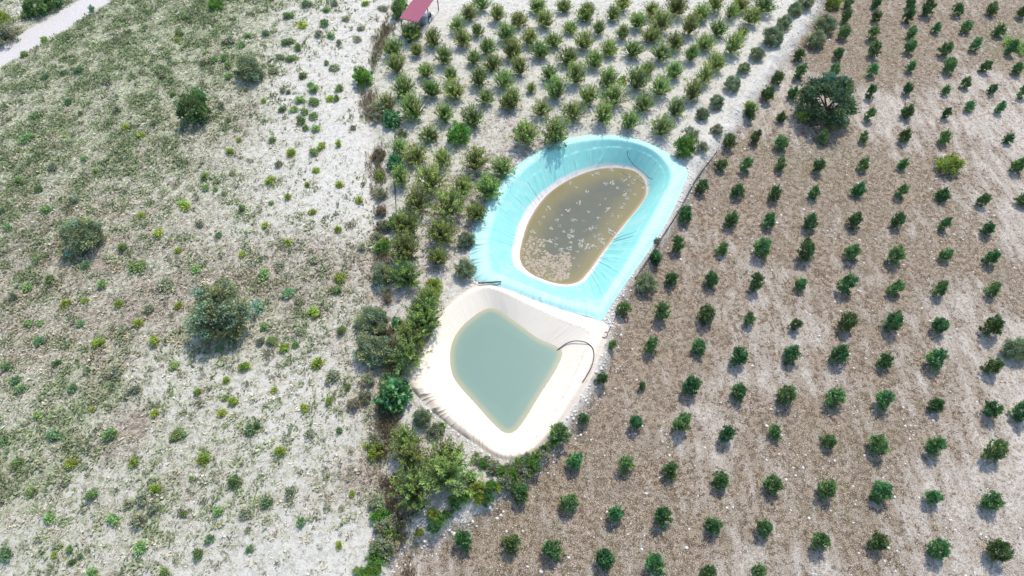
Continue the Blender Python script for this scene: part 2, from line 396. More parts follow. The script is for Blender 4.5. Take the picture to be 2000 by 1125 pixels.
# ------------------------------------------------------------------ ponds
def polar(poly, c, N):
    a = np.arctan2(poly[:, 1] - c[1], poly[:, 0] - c[0]); r = np.hypot(poly[:, 0] - c[0], poly[:, 1] - c[1])
    o = np.argsort(a); a, r = a[o], r[o]
    A = np.linspace(-math.pi, math.pi, N, endpoint=False)
    return A, np.interp(A, np.concatenate([a - 2 * math.pi, a, a + 2 * math.pi]), np.tile(r, 3))
def ring_faces(nr, N):
    i = np.arange(nr - 1)[:, None] * N; k = np.arange(N)[None]; k2 = (k + 1) % N
    return np.stack([(i + k), (i + k2), (i + N + k2), (i + N + k)], -1).reshape(-1, 4)
def liner(name, out, wat, c, zw, zc, fc, mat, wr, scum, N=1700, edge=0.03, fa=3.14, fo=2.2, fi=.7):
    A, ro = polar(out, c, N); _, rw = polar(wat, c, N)
    fr = np.concatenate([np.linspace(0, fc, 12), np.linspace(fc, 1, 26)[1:], np.linspace(1, 1.5, 6)[1:]])
    rows = []; bands = []
    arc = np.cumsum(np.hypot(np.diff(np.r_[ro[-1] * np.cos(A[-1]), ro * np.cos(A)]), np.diff(np.r_[ro[-1] * np.sin(A[-1]), ro * np.sin(A)])))
    crest = fc * (1 + 0.2 * np.sin(2 * A + 1))
    for f in fr:
        r = np.where(f <= 1, ro + (rw - ro) * f, rw * (1 - (f - 1) * 0.8))
        x = c[0] + r * np.cos(A); y = c[1] + r * np.sin(A)
        up = sstep(0, 0.5, f / crest) * zc
        dn = np.clip((f - crest) / (1 - crest), 0, 2)
        dn = np.where(dn < 0.1, dn * dn * 5, dn - 0.05) / 0.95
        z = edge + up * (1 - np.clip(dn, 0, 1)) + zw * dn
        slack = wr * (0.25 + 0.75 * fbm(arc, arc * 0 + 3.3, 6, 61, 2)) * (0.25 + (0.4 + fo * np.exp(-((np.angle(np.exp(1j * (A - fa)))) / .7) ** 2)) * np.exp(-(f / 0.25) ** 2) + fi * (0.5 < f < 1.0) * np.clip(np.cos(A - fa - 3.6) + .6, 0.3, 1)) * sstep(0, .05, f)
        ph = arc + 0.5 * (fbm(arc, arc * 0 + f * 6, 1.3, 71, 2) - .5)
        fold = np.abs(vnoise(ph, arc * 0 + f * 0.35, 0.34, 81) - .5) * 2
        fold2 = np.abs(vnoise(ph, arc * 0 + f * 0.5, 0.9, 83) - .5) * 2
        z = z + slack * ((1 - fold) ** 3 * 0.8 + (1 - fold2) ** 5 * 1.4) + 0.02 * (fbm(x, y, 2.0, 91, 2) - .5)
        rows.append(np.stack([x, y, z], 1))
        sw = scum(A) * (1 + 0.35 * (fbm(arc, arc * 0, 1.6, 93, 2) - .5))
        bands.append(np.stack([sstep(-0.03, 0.03, f - (1 - sw)), np.clip(f / crest * .5, 0, 1), np.exp(-((np.mod(arc, 4.4) - 2.2) / .05) ** 2)], 1))
    V = np.concatenate(rows); nr = len(fr)
    F = ring_faces(nr, N)
    me = np_mesh(name, np.concatenate([V, [[c[0], c[1], zw * 1.6]]]), [F, np.stack([np.full(N, nr * N), (nr - 1) * N + np.arange(N), (nr - 1) * N + (np.arange(N) + 1) % N], 1)], mat, smooth=True,
                 extra={'band': np.concatenate([np.concatenate(bands), [[1, 1, 1]]])})
    return me
WFLIP = [0, 1, 2]
def water_mesh(name, wat, c, zw, mat, N=360):
    A, rw = polar(wat, c, N)
    fr = np.concatenate([np.linspace(1.012, 0.7, 14), np.linspace(0.7, 0.04, 10)[1:]])
    V = np.concatenate([np.stack([c[0] + rw * f * np.cos(A), c[1] + rw * f * np.sin(A), np.full(N, zw)], 1) for f in fr])
    D_ = seg_dist(V[:, 0], V[:, 1], wat[::2], True)
    return np_mesh(name, np.concatenate([V, [[c[0], c[1], zw]]]), [ring_faces(len(fr), N), np.stack([np.full(N, len(V)), (len(fr) - 1) * N + np.arange(N), (len(fr) - 1) * N + (np.arange(N) + 1) % N], 1)[:, WFLIP]], mat, smooth=True,
                   extra={'depth': np.concatenate([np.clip(D_ / 3, 0, 1), [1.0]])})
# turquoise liner
m, t, p = new_mat('turquoise_liner'); b = NB(t)
pos = b.n('ShaderNodeNewGeometry').outputs['Position']
sb_ = b.n('ShaderNodeSeparateColor'); t.links.new(b.attr('band').outputs['Color'], sb_.inputs[0])
n1 = b.noise(pos, 0.5, 5, 0.6); n2 = b.noise(pos, 6, 4, 0.6)
c = b.mix(n1, (0.21, 0.55, 0.495), (0.28, 0.61, 0.545))
c = b.mix(b.math('MULTIPLY', b.math('SUBTRACT', 1.0, b.ramp(sb_.outputs[1], 0.42, 0.56)), 0.6), c, (0.46, 0.66, 0.63))     # sun-bleached apron
c = b.mix(b.math('MULTIPLY', b.ramp(n2, 0.5, 0.75), 0.25), c, (0.42, 0.70, 0.70))
c = b.mix(b.math('MULTIPLY', sb_.outputs[0], b.ramp(n2, 0.1, 0.5, 0.75, 1.0)), c, (0.72, 0.64, 0.58))
c = b.mix(b.math('MULTIPLY', b.ramp(b.noise(pos, 0.9, 6, 0.7), 0.48, 0.68), 0.4), c, (0.50, 0.60, 0.54))
c = b.mix(b.math('MULTIPLY', sb_.outputs[2], 0.3), c, (0.12, 0.36, 0.38))
t.links.new(c, p.inputs['Base Color']); p.inputs['Roughness'].default_value = 0.6
M_TURQ = m
m, t, p = new_mat('white_liner'); b = NB(t)
pos = b.n('ShaderNodeNewGeometry').outputs['Position']
sb_ = b.n('ShaderNodeSeparateColor'); t.links.new(b.attr('band').outputs['Color'], sb_.inputs[0])
n1 = b.noise(pos, 0.45, 5, 0.6); n2 = b.noise(pos, 5, 4, 0.6)
c = b.mix(n1, (0.66, 0.575, 0.45), (0.72, 0.65, 0.535))
c = b.mix(b.math('MULTIPLY', b.ramp(n2, 0.55, 0.75), 0.3), c, (0.60, 0.48, 0.37))
c = b.mix(b.math('MULTIPLY', b.math('SUBTRACT', 1.0, b.ramp(sb_.outputs[1], 0.2, 0.5)), b.ramp(n1, 0.25, 0.6, 0.35, 0.85)), c, (0.59, 0.49, 0.385))
ln = b.math('MULTIPLY', b.ramp(sb_.outputs[1], 0.49, 0.53), b.math('SUBTRACT', 1.0, b.ramp(sb_.outputs[1], 0.55, 0.62)))
c = b.mix(b.math('MULTIPLY', ln, b.ramp(n2, 0.4, 0.6, 0.1, 0.6)), c, (0.46, 0.34, 0.23))
t.links.new(c, p.inputs['Base Color']); p.inputs['Roughness'].default_value = 0.55
M_WHITE = m
cu = at(1135, 442, 0); cl = at(985, 725, 0)
def scum_u(A): return 0.09 + 0.055 * np.clip(np.cos(A - 3.3), -0.6, 1)
def scum_l(A): return 0.04 + 0 * A
o = link('pond_liner', liner('pond_liner', up_out, up_wat, cu, UZ, 0.16, 0.30, M_TURQ, 0.085, scum_u, edge=0.05, fa=3.3, fo=2.6, fi=1.1))
tag(o, 'turquoise plastic liner of the upper oval pond with a pale scum ring', 'pond liner')
o = link('pond_liner', liner('pond_liner', lo_out, lo_wat, cl, LZ, 0.22, 0.33, M_WHITE, 0.05, scum_l, edge=-0.01, fa=-2.55, fo=6, fi=.12))
tag(o, 'cream white plastic liner of the lower diamond shaped pond', 'pond liner')
def water_mat(name, shallow, mid, deep, a, bb, rough=0.12):
    m, t, p = new_mat(name); b = NB(t)
    pos = b.n('ShaderNodeNewGeometry').outputs['Position']
    d = b.attr('depth').outputs['Fac']
    n1 = b.noise(pos, 0.35, 4, 0.6); n2 = b.noise(pos, 2.5, 4, 0.6)
    dd = b.math('ADD', d, b.math('MULTIPLY', b.math('SUBTRACT', n1, 0.5), 0.7))
    c = b.mix(b.ramp(d, 0.0, a), shallow, mid)
    c = b.mix(b.ramp(dd, a, bb), c, deep)
    c = b.mix(b.math('MULTIPLY', b.ramp(n2, 0.45, 0.8), 0.25), c, mid)
    t.links.new(c, p.inputs['Base Color'])
    p.inputs['Roughness'].default_value = rough; p.inputs['IOR'].default_value = 1.33
    bm = b.n('ShaderNodeBump'); bm.inputs['Strength'].default_value = 0.05; bm.inputs['Distance'].default_value = 0.05
    t.links.new(b.noise(pos, 5, 3), bm.inputs['Height']); t.links.new(bm.outputs[0], p.inputs['Normal'])
    return m
WU = water_mat('murky_water', (0.36, 0.26, 0.15), (0.20, 0.17, 0.08), (0.105, 0.112, 0.085), 0.14, 1.1)
WL = water_mat('green_water', (0.36, 0.34, 0.22), (0.19, 0.275, 0.22), (0.178, 0.262, 0.213), 0.22, 0.5)
tag(link('water', water_mesh('water', up_wat, cu, UZ, WU)), kind='structure')
tag(link('water', water_mesh('water', lo_wat, cl, LZ, WL)), kind='structure')

# ------------------------------------------------------------------ labels that find one thing
_T = ['first', 'second', 'third', 'fourth', 'fifth', 'sixth', 'seventh', 'eighth', 'ninth']
_ALL = _T + ['tenth', 'eleventh', 'twelfth', 'thirteenth', 'fourteenth', 'fifteenth', 'sixteenth', 'seventeenth', 'eighteenth', 'nineteenth'] + [w for t_ in ('twent', 'thirt', 'fort', 'fift') for w in [t_ + 'ieth'] + [t_ + 'y-' + q for q in _T]]
ORD = ['nearest'] + [w + ' nearest' for w in _ALL[1:]]
NTH = ['first', 'second', 'third', 'fourth', 'fifth', 'sixth', 'seventh', 'eighth', 'ninth', 'tenth', 'eleventh', 'twelfth', 'thirteenth', 'fourteenth', 'fifteenth', 'sixteenth', 'seventeenth', 'eighteenth', 'nineteenth', 'twentieth', 'twenty-first', 'twenty-second']
MARKS = [('the chalk road', 90, 60), ('the dark bush', 375, 213), ('the grey shrub', 485, 125), ('the small olive tree', 163, 452), ('the big olive tree', 423, 592),
         ('the paired olive trees', 728, 655), ('the large-leaved bush', 768, 770), ('the white pond', 985, 725), ('the turquoise pond', 1130, 440), ('the pink roof', 815, 25),
         ('the round bright bush', 897, 262), ('the large olive', 1623, 197), ('the bottom left corner', 0, 1125), ('the tall bright bush', 705, 150), ('the tan bare patch', 265, 850), ('the tall pond bush', 1338, 282), ('the smallest orchard tree', 1038, 172), ('the yellow orchard tree', 1450, 63), ('the top photo edge midpoint', 1200, 0)]
pend = []
def later(o, basis, px, py): pend.append((o, basis, px, py))
def flush_labels():
    d = {}
    for o, basis, px, py in pend:
        mk = min((m_ for m_ in MARKS if math.hypot(m_[1] - px, m_[2] - py) > 3), key=lambda m_: math.hypot(m_[1] - px, m_[2] - py))
        dx, dy = px - mk[1], py - mk[2]
        an = int(round(math.degrees(math.atan2(dy, dx)) / 45)) % 8
        dr = ('right of', 'lower right of', 'below', 'lower left of', 'left of', 'upper left of', 'above', 'upper right of')[an]
        d.setdefault((basis, dr, mk[0]), []).append((math.hypot(dx, dy), o))
    for (basis, dr, mk), L in d.items():
        L.sort(key=lambda q: q[0])
        for k, (_, o) in enumerate(L):
            o['label'] = ('%s %s %s' % (basis, dr, mk) if 'algae' not in basis else 'pale algae clump %s centre of %s' % (dr, mk)) + ('' if len(L) == 1 else ', %s' % ORD[k])

# ------------------------------------------------------------------ foliage builders
def unit(v): return v / (np.linalg.norm(v, axis=-1, keepdims=True) + 1e-9)
def leaf_quads(c, d, L, wd, r):
    """leaves: centre, direction, length, width -> rhombic faces"""
    n = len(c)
    d = unit(d); s = unit(np.cross(d, unit(r.normal(size=(n, 3)))))
    L = np.broadcast_to(L, (n,))[:, None]; wd = np.broadcast_to(wd, (n,))[:, None]
    nrm = np.cross(d, s)
    V = np.stack([c - d * L * .5, c + s * wd * .5 + nrm * L * .06, c + d * L * .5, c - s * wd * .5 + nrm * L * .06], 1).reshape(-1, 3)
    return V, np.arange(4 * n).reshape(n, 4)
def crown_mesh(name, C, Dr, L, wd, tint, mat, r):
    V, Fq = leaf_quads(C, Dr, L, wd, r)
    if name is None: return V, Fq, np.repeat(tint, 4, 0)
    return np_mesh(name, V, [Fq], mat, tint=np.repeat(tint, 4, 0))
def tints(n, r, lo=0.65, hi=1.35, warm=0.12):
    v = r.uniform(lo, hi, n); w = r.normal(0, warm, n)
    return np.stack([v * (1 + w), v, v * (1 - w)], 1)
def dome(name, mat, seed, rx, h, z0, nclump, nleaf, L, wd, rc=0.24, lean=0.2, hollow=0.35, tip=1.25, lobes=0.22):
    """rounded crown of many leaf clumps with an uneven outline"""
    r = np.random.default_rng(seed)
    u = unit(r.normal(size=(nclump, 3))); rad = (hollow + (1 - hollow) * r.random(nclump) ** 0.5) * (1 + r.normal(0, lobes, nclump))
    rz = (h - z0) / 2
    sk = r.normal(0, lean, 2)
    cc = u * rad[:, None] * np.array([rx, rx, rz]) + np.array([0, 0, z0 + rz])
    taper = np.clip(1.15 - 0.45 * (cc[:, 2] - z0) / (h - z0), .4, 1.2)
    cc[:, :2] *= taper[:, None]
    cc[:, :2] += sk * (cc[:, 2:3] / h)
    k = np.repeat(np.arange(nclump), nleaf)
    off = unit(r.normal(size=(len(k), 3))) * (r.random((len(k), 1)) ** 0.6) * rc * (0.7 + 0.6 * r.random(nclump)[k, None])
    C = cc[k] + off
    C[:, 2] = np.maximum(C[:, 2], 0.05)
    out = C - np.array([0, 0, z0 + rz * .6])
    Dr = unit(out) * 0.7 + unit(r.normal(size=(len(k), 3))) * 0.8 + np.array([0, 0, .25])
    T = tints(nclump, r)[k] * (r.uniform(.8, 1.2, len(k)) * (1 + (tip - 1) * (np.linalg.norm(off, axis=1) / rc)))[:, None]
    return crown_mesh(name, C, Dr, L * r.uniform(.7, 1.25, len(k)), wd * r.uniform(.7, 1.25, len(k)), T, mat, r)
def spray(name, mat, seed, rad, h, nst, per, L, wd, el=(25, 80), start=0.3, tip=1.5, droop=0.15, branch=True):
    """open vase of upright shoots with leaves along them; returns crown and branch meshes"""
    r = np.random.default_rng(seed)
    Cs, Ds, Ts = [], [], []; mb = MB()
    for i in range(nst):
        az = 2 * math.pi * (i + r.uniform(-.45, .45)) / nst; e = R(r.uniform(*el))
        ln = r.uniform(.75, 1.1)
        end = np.array([math.cos(az) * math.cos(e) * rad * 1.25, math.sin(az) * math.cos(e) * rad * 1.25, 0.25 * h + math.sin(e) * h * .8]) * ln
        mid = end * .5 + np.array([r.normal(0, .05), r.normal(0, .05), -droop * .3])
        q = np.linspace(0, 1, 5)[:, None]
        path = 2 * q * (1 - q) * mid + q * q * end + np.array([0, 0, .08])
        if branch: mb.tube(path, np.linspace(.035, .008, 5), 4, False)
        tt = start + (1 - start) * r.random(per) ** 0.8
        pp = (2 * tt * (1 - tt))[:, None] * mid + (tt * tt)[:, None] * end + np.array([0, 0, .08])
        dv = unit(end - mid)
        sd = unit(r.normal(size=(per, 3)))
        Cs.append(pp + sd * r.uniform(.03, .16, per)[:, None] * (rad / 1.3))
        Ds.append(dv * .6 + sd * 1.1)
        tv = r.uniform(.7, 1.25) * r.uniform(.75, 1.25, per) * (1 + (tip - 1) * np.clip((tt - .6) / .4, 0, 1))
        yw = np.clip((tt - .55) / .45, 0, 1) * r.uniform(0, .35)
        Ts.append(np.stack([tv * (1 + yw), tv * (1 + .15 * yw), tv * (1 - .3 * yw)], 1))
    C = np.concatenate(Cs); C[:, 2] = np.maximum(C[:, 2], .04); n = len(C)
    cm = crown_mesh(name, C, np.concatenate(Ds), L * r.uniform(.7, 1.3, n), wd * r.uniform(.7, 1.3, n), np.concatenate(Ts), mat, r)
    return cm, (mb.mesh('branches', BARK) if branch else None)
def trunk_mesh(seed, h, r0, lean=0.05, limbs=4, spread=0.4):
    r = random.Random(seed); mb = MB()
    top = (r.gauss(0, lean), r.gauss(0, lean), h)
    mb.tube([(0, 0, -.1), (top[0] * .4, top[1] * .4, h * .5), top], [r0 * 1.2, r0, r0 * .75], 7)
    for k in range(limbs):
        a = 2 * math.pi * (k + r.random() * .6) / max(limbs, 1)
        mb.tube([top, (top[0] + math.cos(a) * spread * .5, top[1] + math.sin(a) * spread * .5, h + spread * .6), (top[0] + math.cos(a) * spread, top[1] + math.sin(a) * spread, h + spread * 1.3)], [r0 * .65, r0 * .45, r0 * .2], 5)
    return mb.mesh('trunk', BARK, True)

def plant(name, cat, group, crown, trunk, px, py, size, midh, part='crown', stem='trunk', rz=None, sz=None):
    """a copy of a plant whose middle is seen at px, py"""
    x, y, z = spot(px, py, midh * size)
    e = bpy.data.objects.new(name, None); COL.objects.link(e); e.empty_display_size = .3
    e.location = (x, y, z - .02); e.rotation_euler = (0, 0, random.uniform(0, 6.28) if rz is None else rz)
    e.scale = (size * random.uniform(.88, 1.14), size * random.uniform(.88, 1.14), size * (sz or random.uniform(.88, 1.14)))
    c_ = link(part, crown, e); c_.rotation_euler = (random.gauss(0, .1), random.gauss(0, .1), random.uniform(0, 6.28))
    if trunk: link(stem, trunk, e)
    return tag(e, None, cat, group)

def merged(name, mat, *parts):
    V, Fq, T, k = [], [], [], 0
    for v, f, t_ in parts: V.append(v); Fq.append(f + k); T.append(t_); k += len(v)
    return np_mesh(name, np.concatenate(V), [np.concatenate(Fq)], mat, tint=np.concatenate(T))
# ---- young trees in rows on the brown ground
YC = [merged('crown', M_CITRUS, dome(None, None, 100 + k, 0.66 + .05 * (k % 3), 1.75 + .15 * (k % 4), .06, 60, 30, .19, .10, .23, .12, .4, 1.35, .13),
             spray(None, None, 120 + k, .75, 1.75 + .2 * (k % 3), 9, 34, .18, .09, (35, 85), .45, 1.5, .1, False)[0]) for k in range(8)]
YT = [trunk_mesh(200 + k, .5, .045, .03, 4, .35) for k in range(4)]
YROWS = [
 [(907,1057)], [(995,1060),(1018,963),(1095,847)],
 [(1085,1073),(1107,980),(1123,893),(1142,813,.7),(1173,737,.85),(1194,672,.6),(1220,602),(1285,503)],
 [(1183,1095),(1205,1000),(1222,910),(1242,823,.9),(1257,752,.5),(1275,672),(1295,607),(1310,542,.9),(1328,477),(1338,420,.95),(1372,363,.9),(1405,320,.8),(1427,272),(1467,218)],
 [(1285,1107),(1298,1008),(1312,918,.9),(1330,829),(1350,750,1.15),(1366,680,.9),(1380,612),(1392,545),(1410,485,.9),(1428,425,.95),(1443,370),(1458,320),(1475,267),(1500,180),(1522,148)],
 [(1382,1118,.9),(1393,1025),(1408,937,.85),(1420,847,.9),(1441,766),(1448,695),(1466,625,.8),(1480,552),(1490,488,1.1),(1503,432,.9),(1516,375),(1527,322,.9),(1532,277),(1528,228,.8),(1548,177),(1560,138),(1563,103)],
 [(1483,1122,.8),(1497,1031),(1507,943),(1518,850,.8),(1535,768,1.3),(1547,692),(1552,630,.85),(1565,555,.9),(1580,489,1.2),(1586,430),(1590,375),(1600,322),(1610,268),(1633,137),(1638,103),(1647,63),(1653,30),(1658,5)],
 [(1603,1052),(1613,952),(1617,857,.85),(1631,776),(1643,693,1.3),(1650,630,.95),(1660,552,1.25),(1668,488,1.25),(1670,430),(1680,369,1.1),(1687,322,.9),(1692,268,.9),(1698,222,.75),(1702,177),(1705,135),(1708,98),(1710,63),(1713,30),(1712,3)],
 [(1718,1058,1.05),(1722,957,1.15),(1720,867),(1728,782,.9),(1735,703,.9),(1745,631,.95),(1747,558),(1752,498),(1757,430,.9),(1760,372,.9),(1765,318,.9),(1772,262),(1773,213),(1777,172,.9),(1780,127),(1780,88,1.1),(1780,60),(1775,28),(1778,3)],
 [(1833,1073,1.1),(1830,971),(1832,873,1.15),(1832,790,.9),(1834,704,1.05),(1837,633,.9),(1838,565),(1848,498),(1844,437,.9),(1845,380,.9),(1850,267),(1850,220,.8),(1850,175,.75),(1857,128),(1847,95),(1830,52,.9),(1818,15,1.1)],
 [(1946,1073),(1943,980,1.05),(1944,885,1.1),(1939,797,.95),(1938,715,1.1),(1943,638,1.1),(1940,567,.9),(1937,502),(1935,443,.9),(1920,390,.8),(1897,208,.75),(1888,162,.9)],
 [(1998,800),(1997,388,.8),(1988,323,.9),(1970,268,.7),(1953,210,.7),(1938,172,.75),(1925,127),(1905,87,.9),(1888,52),(1877,15,1.1)],
 [(1998,180,.9),(1993,132,.9),(1975,92,.95),(1955,55),(1942,15,1.1),(1998,20,.9)]]
for ri, row in enumerate(YROWS):
    for ti, q in enumerate(row):
        s = (q[2] if len(q) > 2 else 1.0) * random.uniform(.78, .98)
        e = plant('young_tree', 'tree', 'young trees planted in rows on the brown ground', random.choice(YC), random.choice(YT), q[0], q[1], s, 1.05)
        if len(row) == 1: e['label'] = 'young dark green tree alone at the bottom left of the brown orchard'
        else: e['label'] = 'young green tree %s from bottom in %s brown orchard row from the left' % (NTH[ti], NTH[ri])

# ---- open vase shaped orchard trees on the pale ground
VC = []
for k in range(7):
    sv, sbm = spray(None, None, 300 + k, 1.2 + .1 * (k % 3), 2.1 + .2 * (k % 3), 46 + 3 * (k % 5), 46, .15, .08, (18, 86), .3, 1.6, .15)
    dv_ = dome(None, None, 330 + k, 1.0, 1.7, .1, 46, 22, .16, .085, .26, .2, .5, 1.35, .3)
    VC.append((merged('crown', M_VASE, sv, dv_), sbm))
VASE = [(798,63,1.2),(847,75),(902,78),(895,50,.9),(913,27),(933,58,.9),(942,5),(972,27),(985,65),(767,93,1.15),(775,128,1.15),(813,98,.8),(865,108,1.15),(948,92,.85),(925,113,.9),(997,98),(963,125,.9),(833,137),(880,147,.85),(935,153),(982,157),(788,172),(840,175),(890,177,1.1),(948,190),(993,200),(757,200),(810,213,1.2),(867,223),(922,228,1.1),(837,263,.9),(778,287,.9),(812,302,1.1),(865,307),(927,317,1.1),(982,327,.9),(842,350,1.2),(900,362),(955,367,1.25),(783,347,.9),
 (1013,38),(1048,8),(1065,38,1.1),(1100,12,.9),(1115,53,.9),(1148,20,1.1),(1144,30,.9),(1197,28),(1218,7),(1170,55),(1245,42,.9),(1272,20,.9),(1217,65),(1320,13,1.2),(1293,43,1.15),(1272,68),(1373,23),(1398,5),(1348,53),(1427,25,.85),(1448,7,.9),(1470,33),(1490,10,1.1),(1402,55),(1450,63,.7),(1033,72),(1080,78),(1140,82),(1187,92),(1005,100,.9),(1055,98),(1108,108,1.1),(1162,115,1.15),(1237,97),(1318,82),(1290,103),(1377,82,.95),(1350,107,1.05),(1430,90),(1398,122,1.0),(1017,133),(1073,143,.9),(1125,148,1.1),(1188,157,1.1),(1267,133,.9),(1242,157,1.2),(1318,138,1.0),(1377,148),(1038,172,.6),(1090,177,1.1),(1150,188),(1200,188,1.1),(1290,172,1.05),(1353,182),(1000,197),(1057,213,.85),(1120,217,1.1),(1177,225,1.0),(1230,238,1.0),(1258,202,1.15),(1320,213),(1292,250,1.1),(1027,263,1.4),(1083,260,1.4),
 (818,393,1.3),(875,403,1.25),(933,415,1.15),(793,437,1.2),(858,452,1.3),(793,485,1.3),(855,505,.95),(793,535,1.3),(837,577,.9),(827,605,1.3),(829,628,1.2),(800,658,1.1),(797,688,1.1),(790,858,1.15),(802,893,1.25),(868,892,1.25),(867,930,1.4),(807,960,1.35)]
for q in VASE:
    s = (q[2] if len(q) > 2 else 1.0) * random.uniform(.84, 1.04)
    cm, bmz = random.choice(VC)
    e = plant('orchard_tree', 'tree', 'open orchard trees on the pale ground', cm, bmz, q[0], q[1], s, 1.0, stem='branches')
    if q[:2] == (1038, 172): e['label'] = 'smallest tree of the pale orchard, between much larger open trees'
    elif q[:2] == (1450, 63): e['label'] = 'small yellowish sparse orchard tree near the upper end of the bank'
    else: later(e, 'open bushy orchard tree', q[0], q[1])

# ---- olive trees and grey shrubs
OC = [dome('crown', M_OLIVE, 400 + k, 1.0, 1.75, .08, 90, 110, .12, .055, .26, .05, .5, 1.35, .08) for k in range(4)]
OT = [trunk_mesh(450 + k, .5, .08, .04, 5, .4) for k in range(2)]
def olive(px, py, rpx, label, name='olive_tree', group=None, cat='tree', sz=None):
    s = rpx / scale_at(py, 0) / 1.06
    e = plant(name, cat, group, random.choice(OC), random.choice(OT), px, py, s, .85, sz=sz)
    if label: e['label'] = label
    return e
olive(423, 596, 62, 'big round grey green olive tree in the left field, widest there', sz=.8)
olive(163, 453, 37, 'small round grey olive tree at the far left of the field')
olive(727, 624, 33, 'upper one of the paired olive trees by the ditch', sz=.9)
olive(728, 680, 36, 'lower one of the paired olive trees by the ditch', sz=.9)
olive(485, 124, 33, 'grey shrub like olive in the upper part of the left field', sz=.7)
M_DOLIVE = leaf_mat('dark_olive_leaves', (0.115, 0.17, 0.085), 0.3, 0.9, 0.012, 0.1)
DOC = dome('crown', M_DOLIVE, 431, 1.0, 1.75, .08, 90, 110, .12, .055, .26, .05, .5, 1.35, .1)
KEEP, OC = OC, [DOC]
olive(1623, 195, 54, 'large dark olive tree standing among the young trees of the brown orchard', sz=.95)
OC = KEEP
olive(1262, 552, 23, 'grey olive shrub at the foot of the bank beside the turquoise pond')
olive(1988, 682, 26, 'grey olive shrub at the right edge of the photo')
olive(1615, 45, 21, 'upper grey shrub at the top of the brown orchard', 'olive_shrub', None, 'shrub')
olive(1592, 74, 20, 'lower grey shrub at the top of the brown orchard', 'olive_shrub', None, 'shrub')
olive(912, 467, 18, 'upper grey shrub at the left edge of the turquoise pond', 'olive_shrub', None, 'shrub')
olive(907, 525, 20, 'lower grey shrub at the left edge of the turquoise pond', 'olive_shrub', None, 'shrub')
olive(748, 538, 22, 'dull olive shrub among the dry grass of the ditch', 'olive_shrub', None, 'shrub')
olive(826, 817, 20, 'dull olive shrub at the lower left edge of the white pond', 'olive_shrub', None, 'shrub')
EDGE = [(1372,223),(1402,197),(1430,163),(1452,133),(1480,103),(1510,72),(1530,45),(1553,18),(1575,2)]
for k, q in enumerate(EDGE):
    olive(q[0], q[1], 13 + 2 * (k % 3) + (3 if k in (5, 6) else 0), 'small grey shrub lining the bank, %s from the lower end of its row' % NTH[k], 'olive_shrub', 'grey shrubs lining the bank', 'shrub')

# ---- bushes
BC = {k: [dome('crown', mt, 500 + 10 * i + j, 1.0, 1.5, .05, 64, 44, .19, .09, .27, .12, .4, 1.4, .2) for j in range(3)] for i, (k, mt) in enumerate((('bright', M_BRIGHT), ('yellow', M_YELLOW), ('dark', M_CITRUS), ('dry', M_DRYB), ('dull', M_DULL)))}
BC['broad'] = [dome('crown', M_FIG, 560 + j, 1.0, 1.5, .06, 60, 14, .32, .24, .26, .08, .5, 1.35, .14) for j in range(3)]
BT = trunk_mesh(599, .35, .05, .04, 5, .4)
def bush(kind, px, py, rpx, label, name='bush', sz=None, group=None, rise=.75):
    s = rpx / scale_at(py, 0) / 1.15
    e = plant(name, 'bush', group, random.choice(BC[kind]), BT, px, py, s, rise, stem='stem', part='foliage', sz=sz)
    if label: e['label'] = label
    else: later(e, {'bright': 'bright green bush', 'yellow': 'yellow green bush', 'dark': 'dark green bush', 'dry': 'brownish dry bush', 'dull': 'dull green bush', 'broad': 'broad-leaved blue green bush'}[kind], px, py)
    return e
bush('dark', 375, 215, 36, 'dark green bush standing alone in the upper left field')
bush('dark', 385, 197, 20, 'upper side growth of the dark green bush in the left field', sz=1.3)
bush('bright', 422, 5, 16, 'bright green bush cut by the top edge of the left field')
bush('broad', 768, 770, 38, 'large-leaved blue green bush at the left corner of the white pond')
bush('broad', 762, 230, 20, 'upper small broad-leaved blue green bush beside the ditch')
bush('broad', 775, 316, 20, 'middle small broad-leaved blue green bush beside the ditch')
bush('broad', 772, 434, 17, 'third small broad-leaved blue green bush beside the ditch, left of the turquoise pond')
bush('broad', 775, 632, 14, 'smallest broad-leaved blue green bush right of the paired olive trees')
bush('bright', 897, 263, 27, 'round bright green bush in the pale orchard above the turquoise pond')
bush('bright', 708, 152, 21, 'tall bright green bush at the upper edge of the left field', sz=1.5)
bush('bright', 1336, 288, 24, 'tall bright green bush between the turquoise pond and the bank', sz=1.3)
bush('dull', 1346, 262, 17, 'dull green bush just behind the tall bright pond bush')
bush('yellow', 1853, 318, 27, 'round yellow green bush among the young trees at the right')
bush('yellow', 1630, 2, 20, 'yellow green bush cut by the top edge of the brown orchard')
bush('yellow', 1465, 207, 13, 'small yellow green bush at the upper edge of the brown orchard')
bush('yellow', 1566, 224, 15, 'low yellow green bush at the foot of the large olive')
bush('bright', 1984, 90, 24, 'low bright green weed patch at the right edge of the photo', sz=.3, rise=.2)
bush('dark', 778, 22, 17, 'tall green bush beside the pink roofed shelter', sz=1.4)
bush('bright', 783, 8, 13, 'bright green bush behind the pink roofed shelter', sz=1.4)
bush('dark', 70, 8, 26, 'dark tree beyond the chalk road, right one'); bush('dark', 98, 0, 22, 'dark tree beyond the chalk road, cut by the photo top'); bush('dark', 55, 22, 17, 'dark small tree beyond the chalk road, lowest one')
bush('dull', 6, 62, 26, 'olive green bush at the far left beyond the chalk road'); bush('yellow', 2, 36, 16, 'yellowish bush at the far left beyond the chalk road')
bush('yellow', 850, 557, 19, 'yellow green bush between the orchard trees and the white pond')
bush('bright', 838, 582, 19, 'bright green bush between the orchard trees and the white pond')
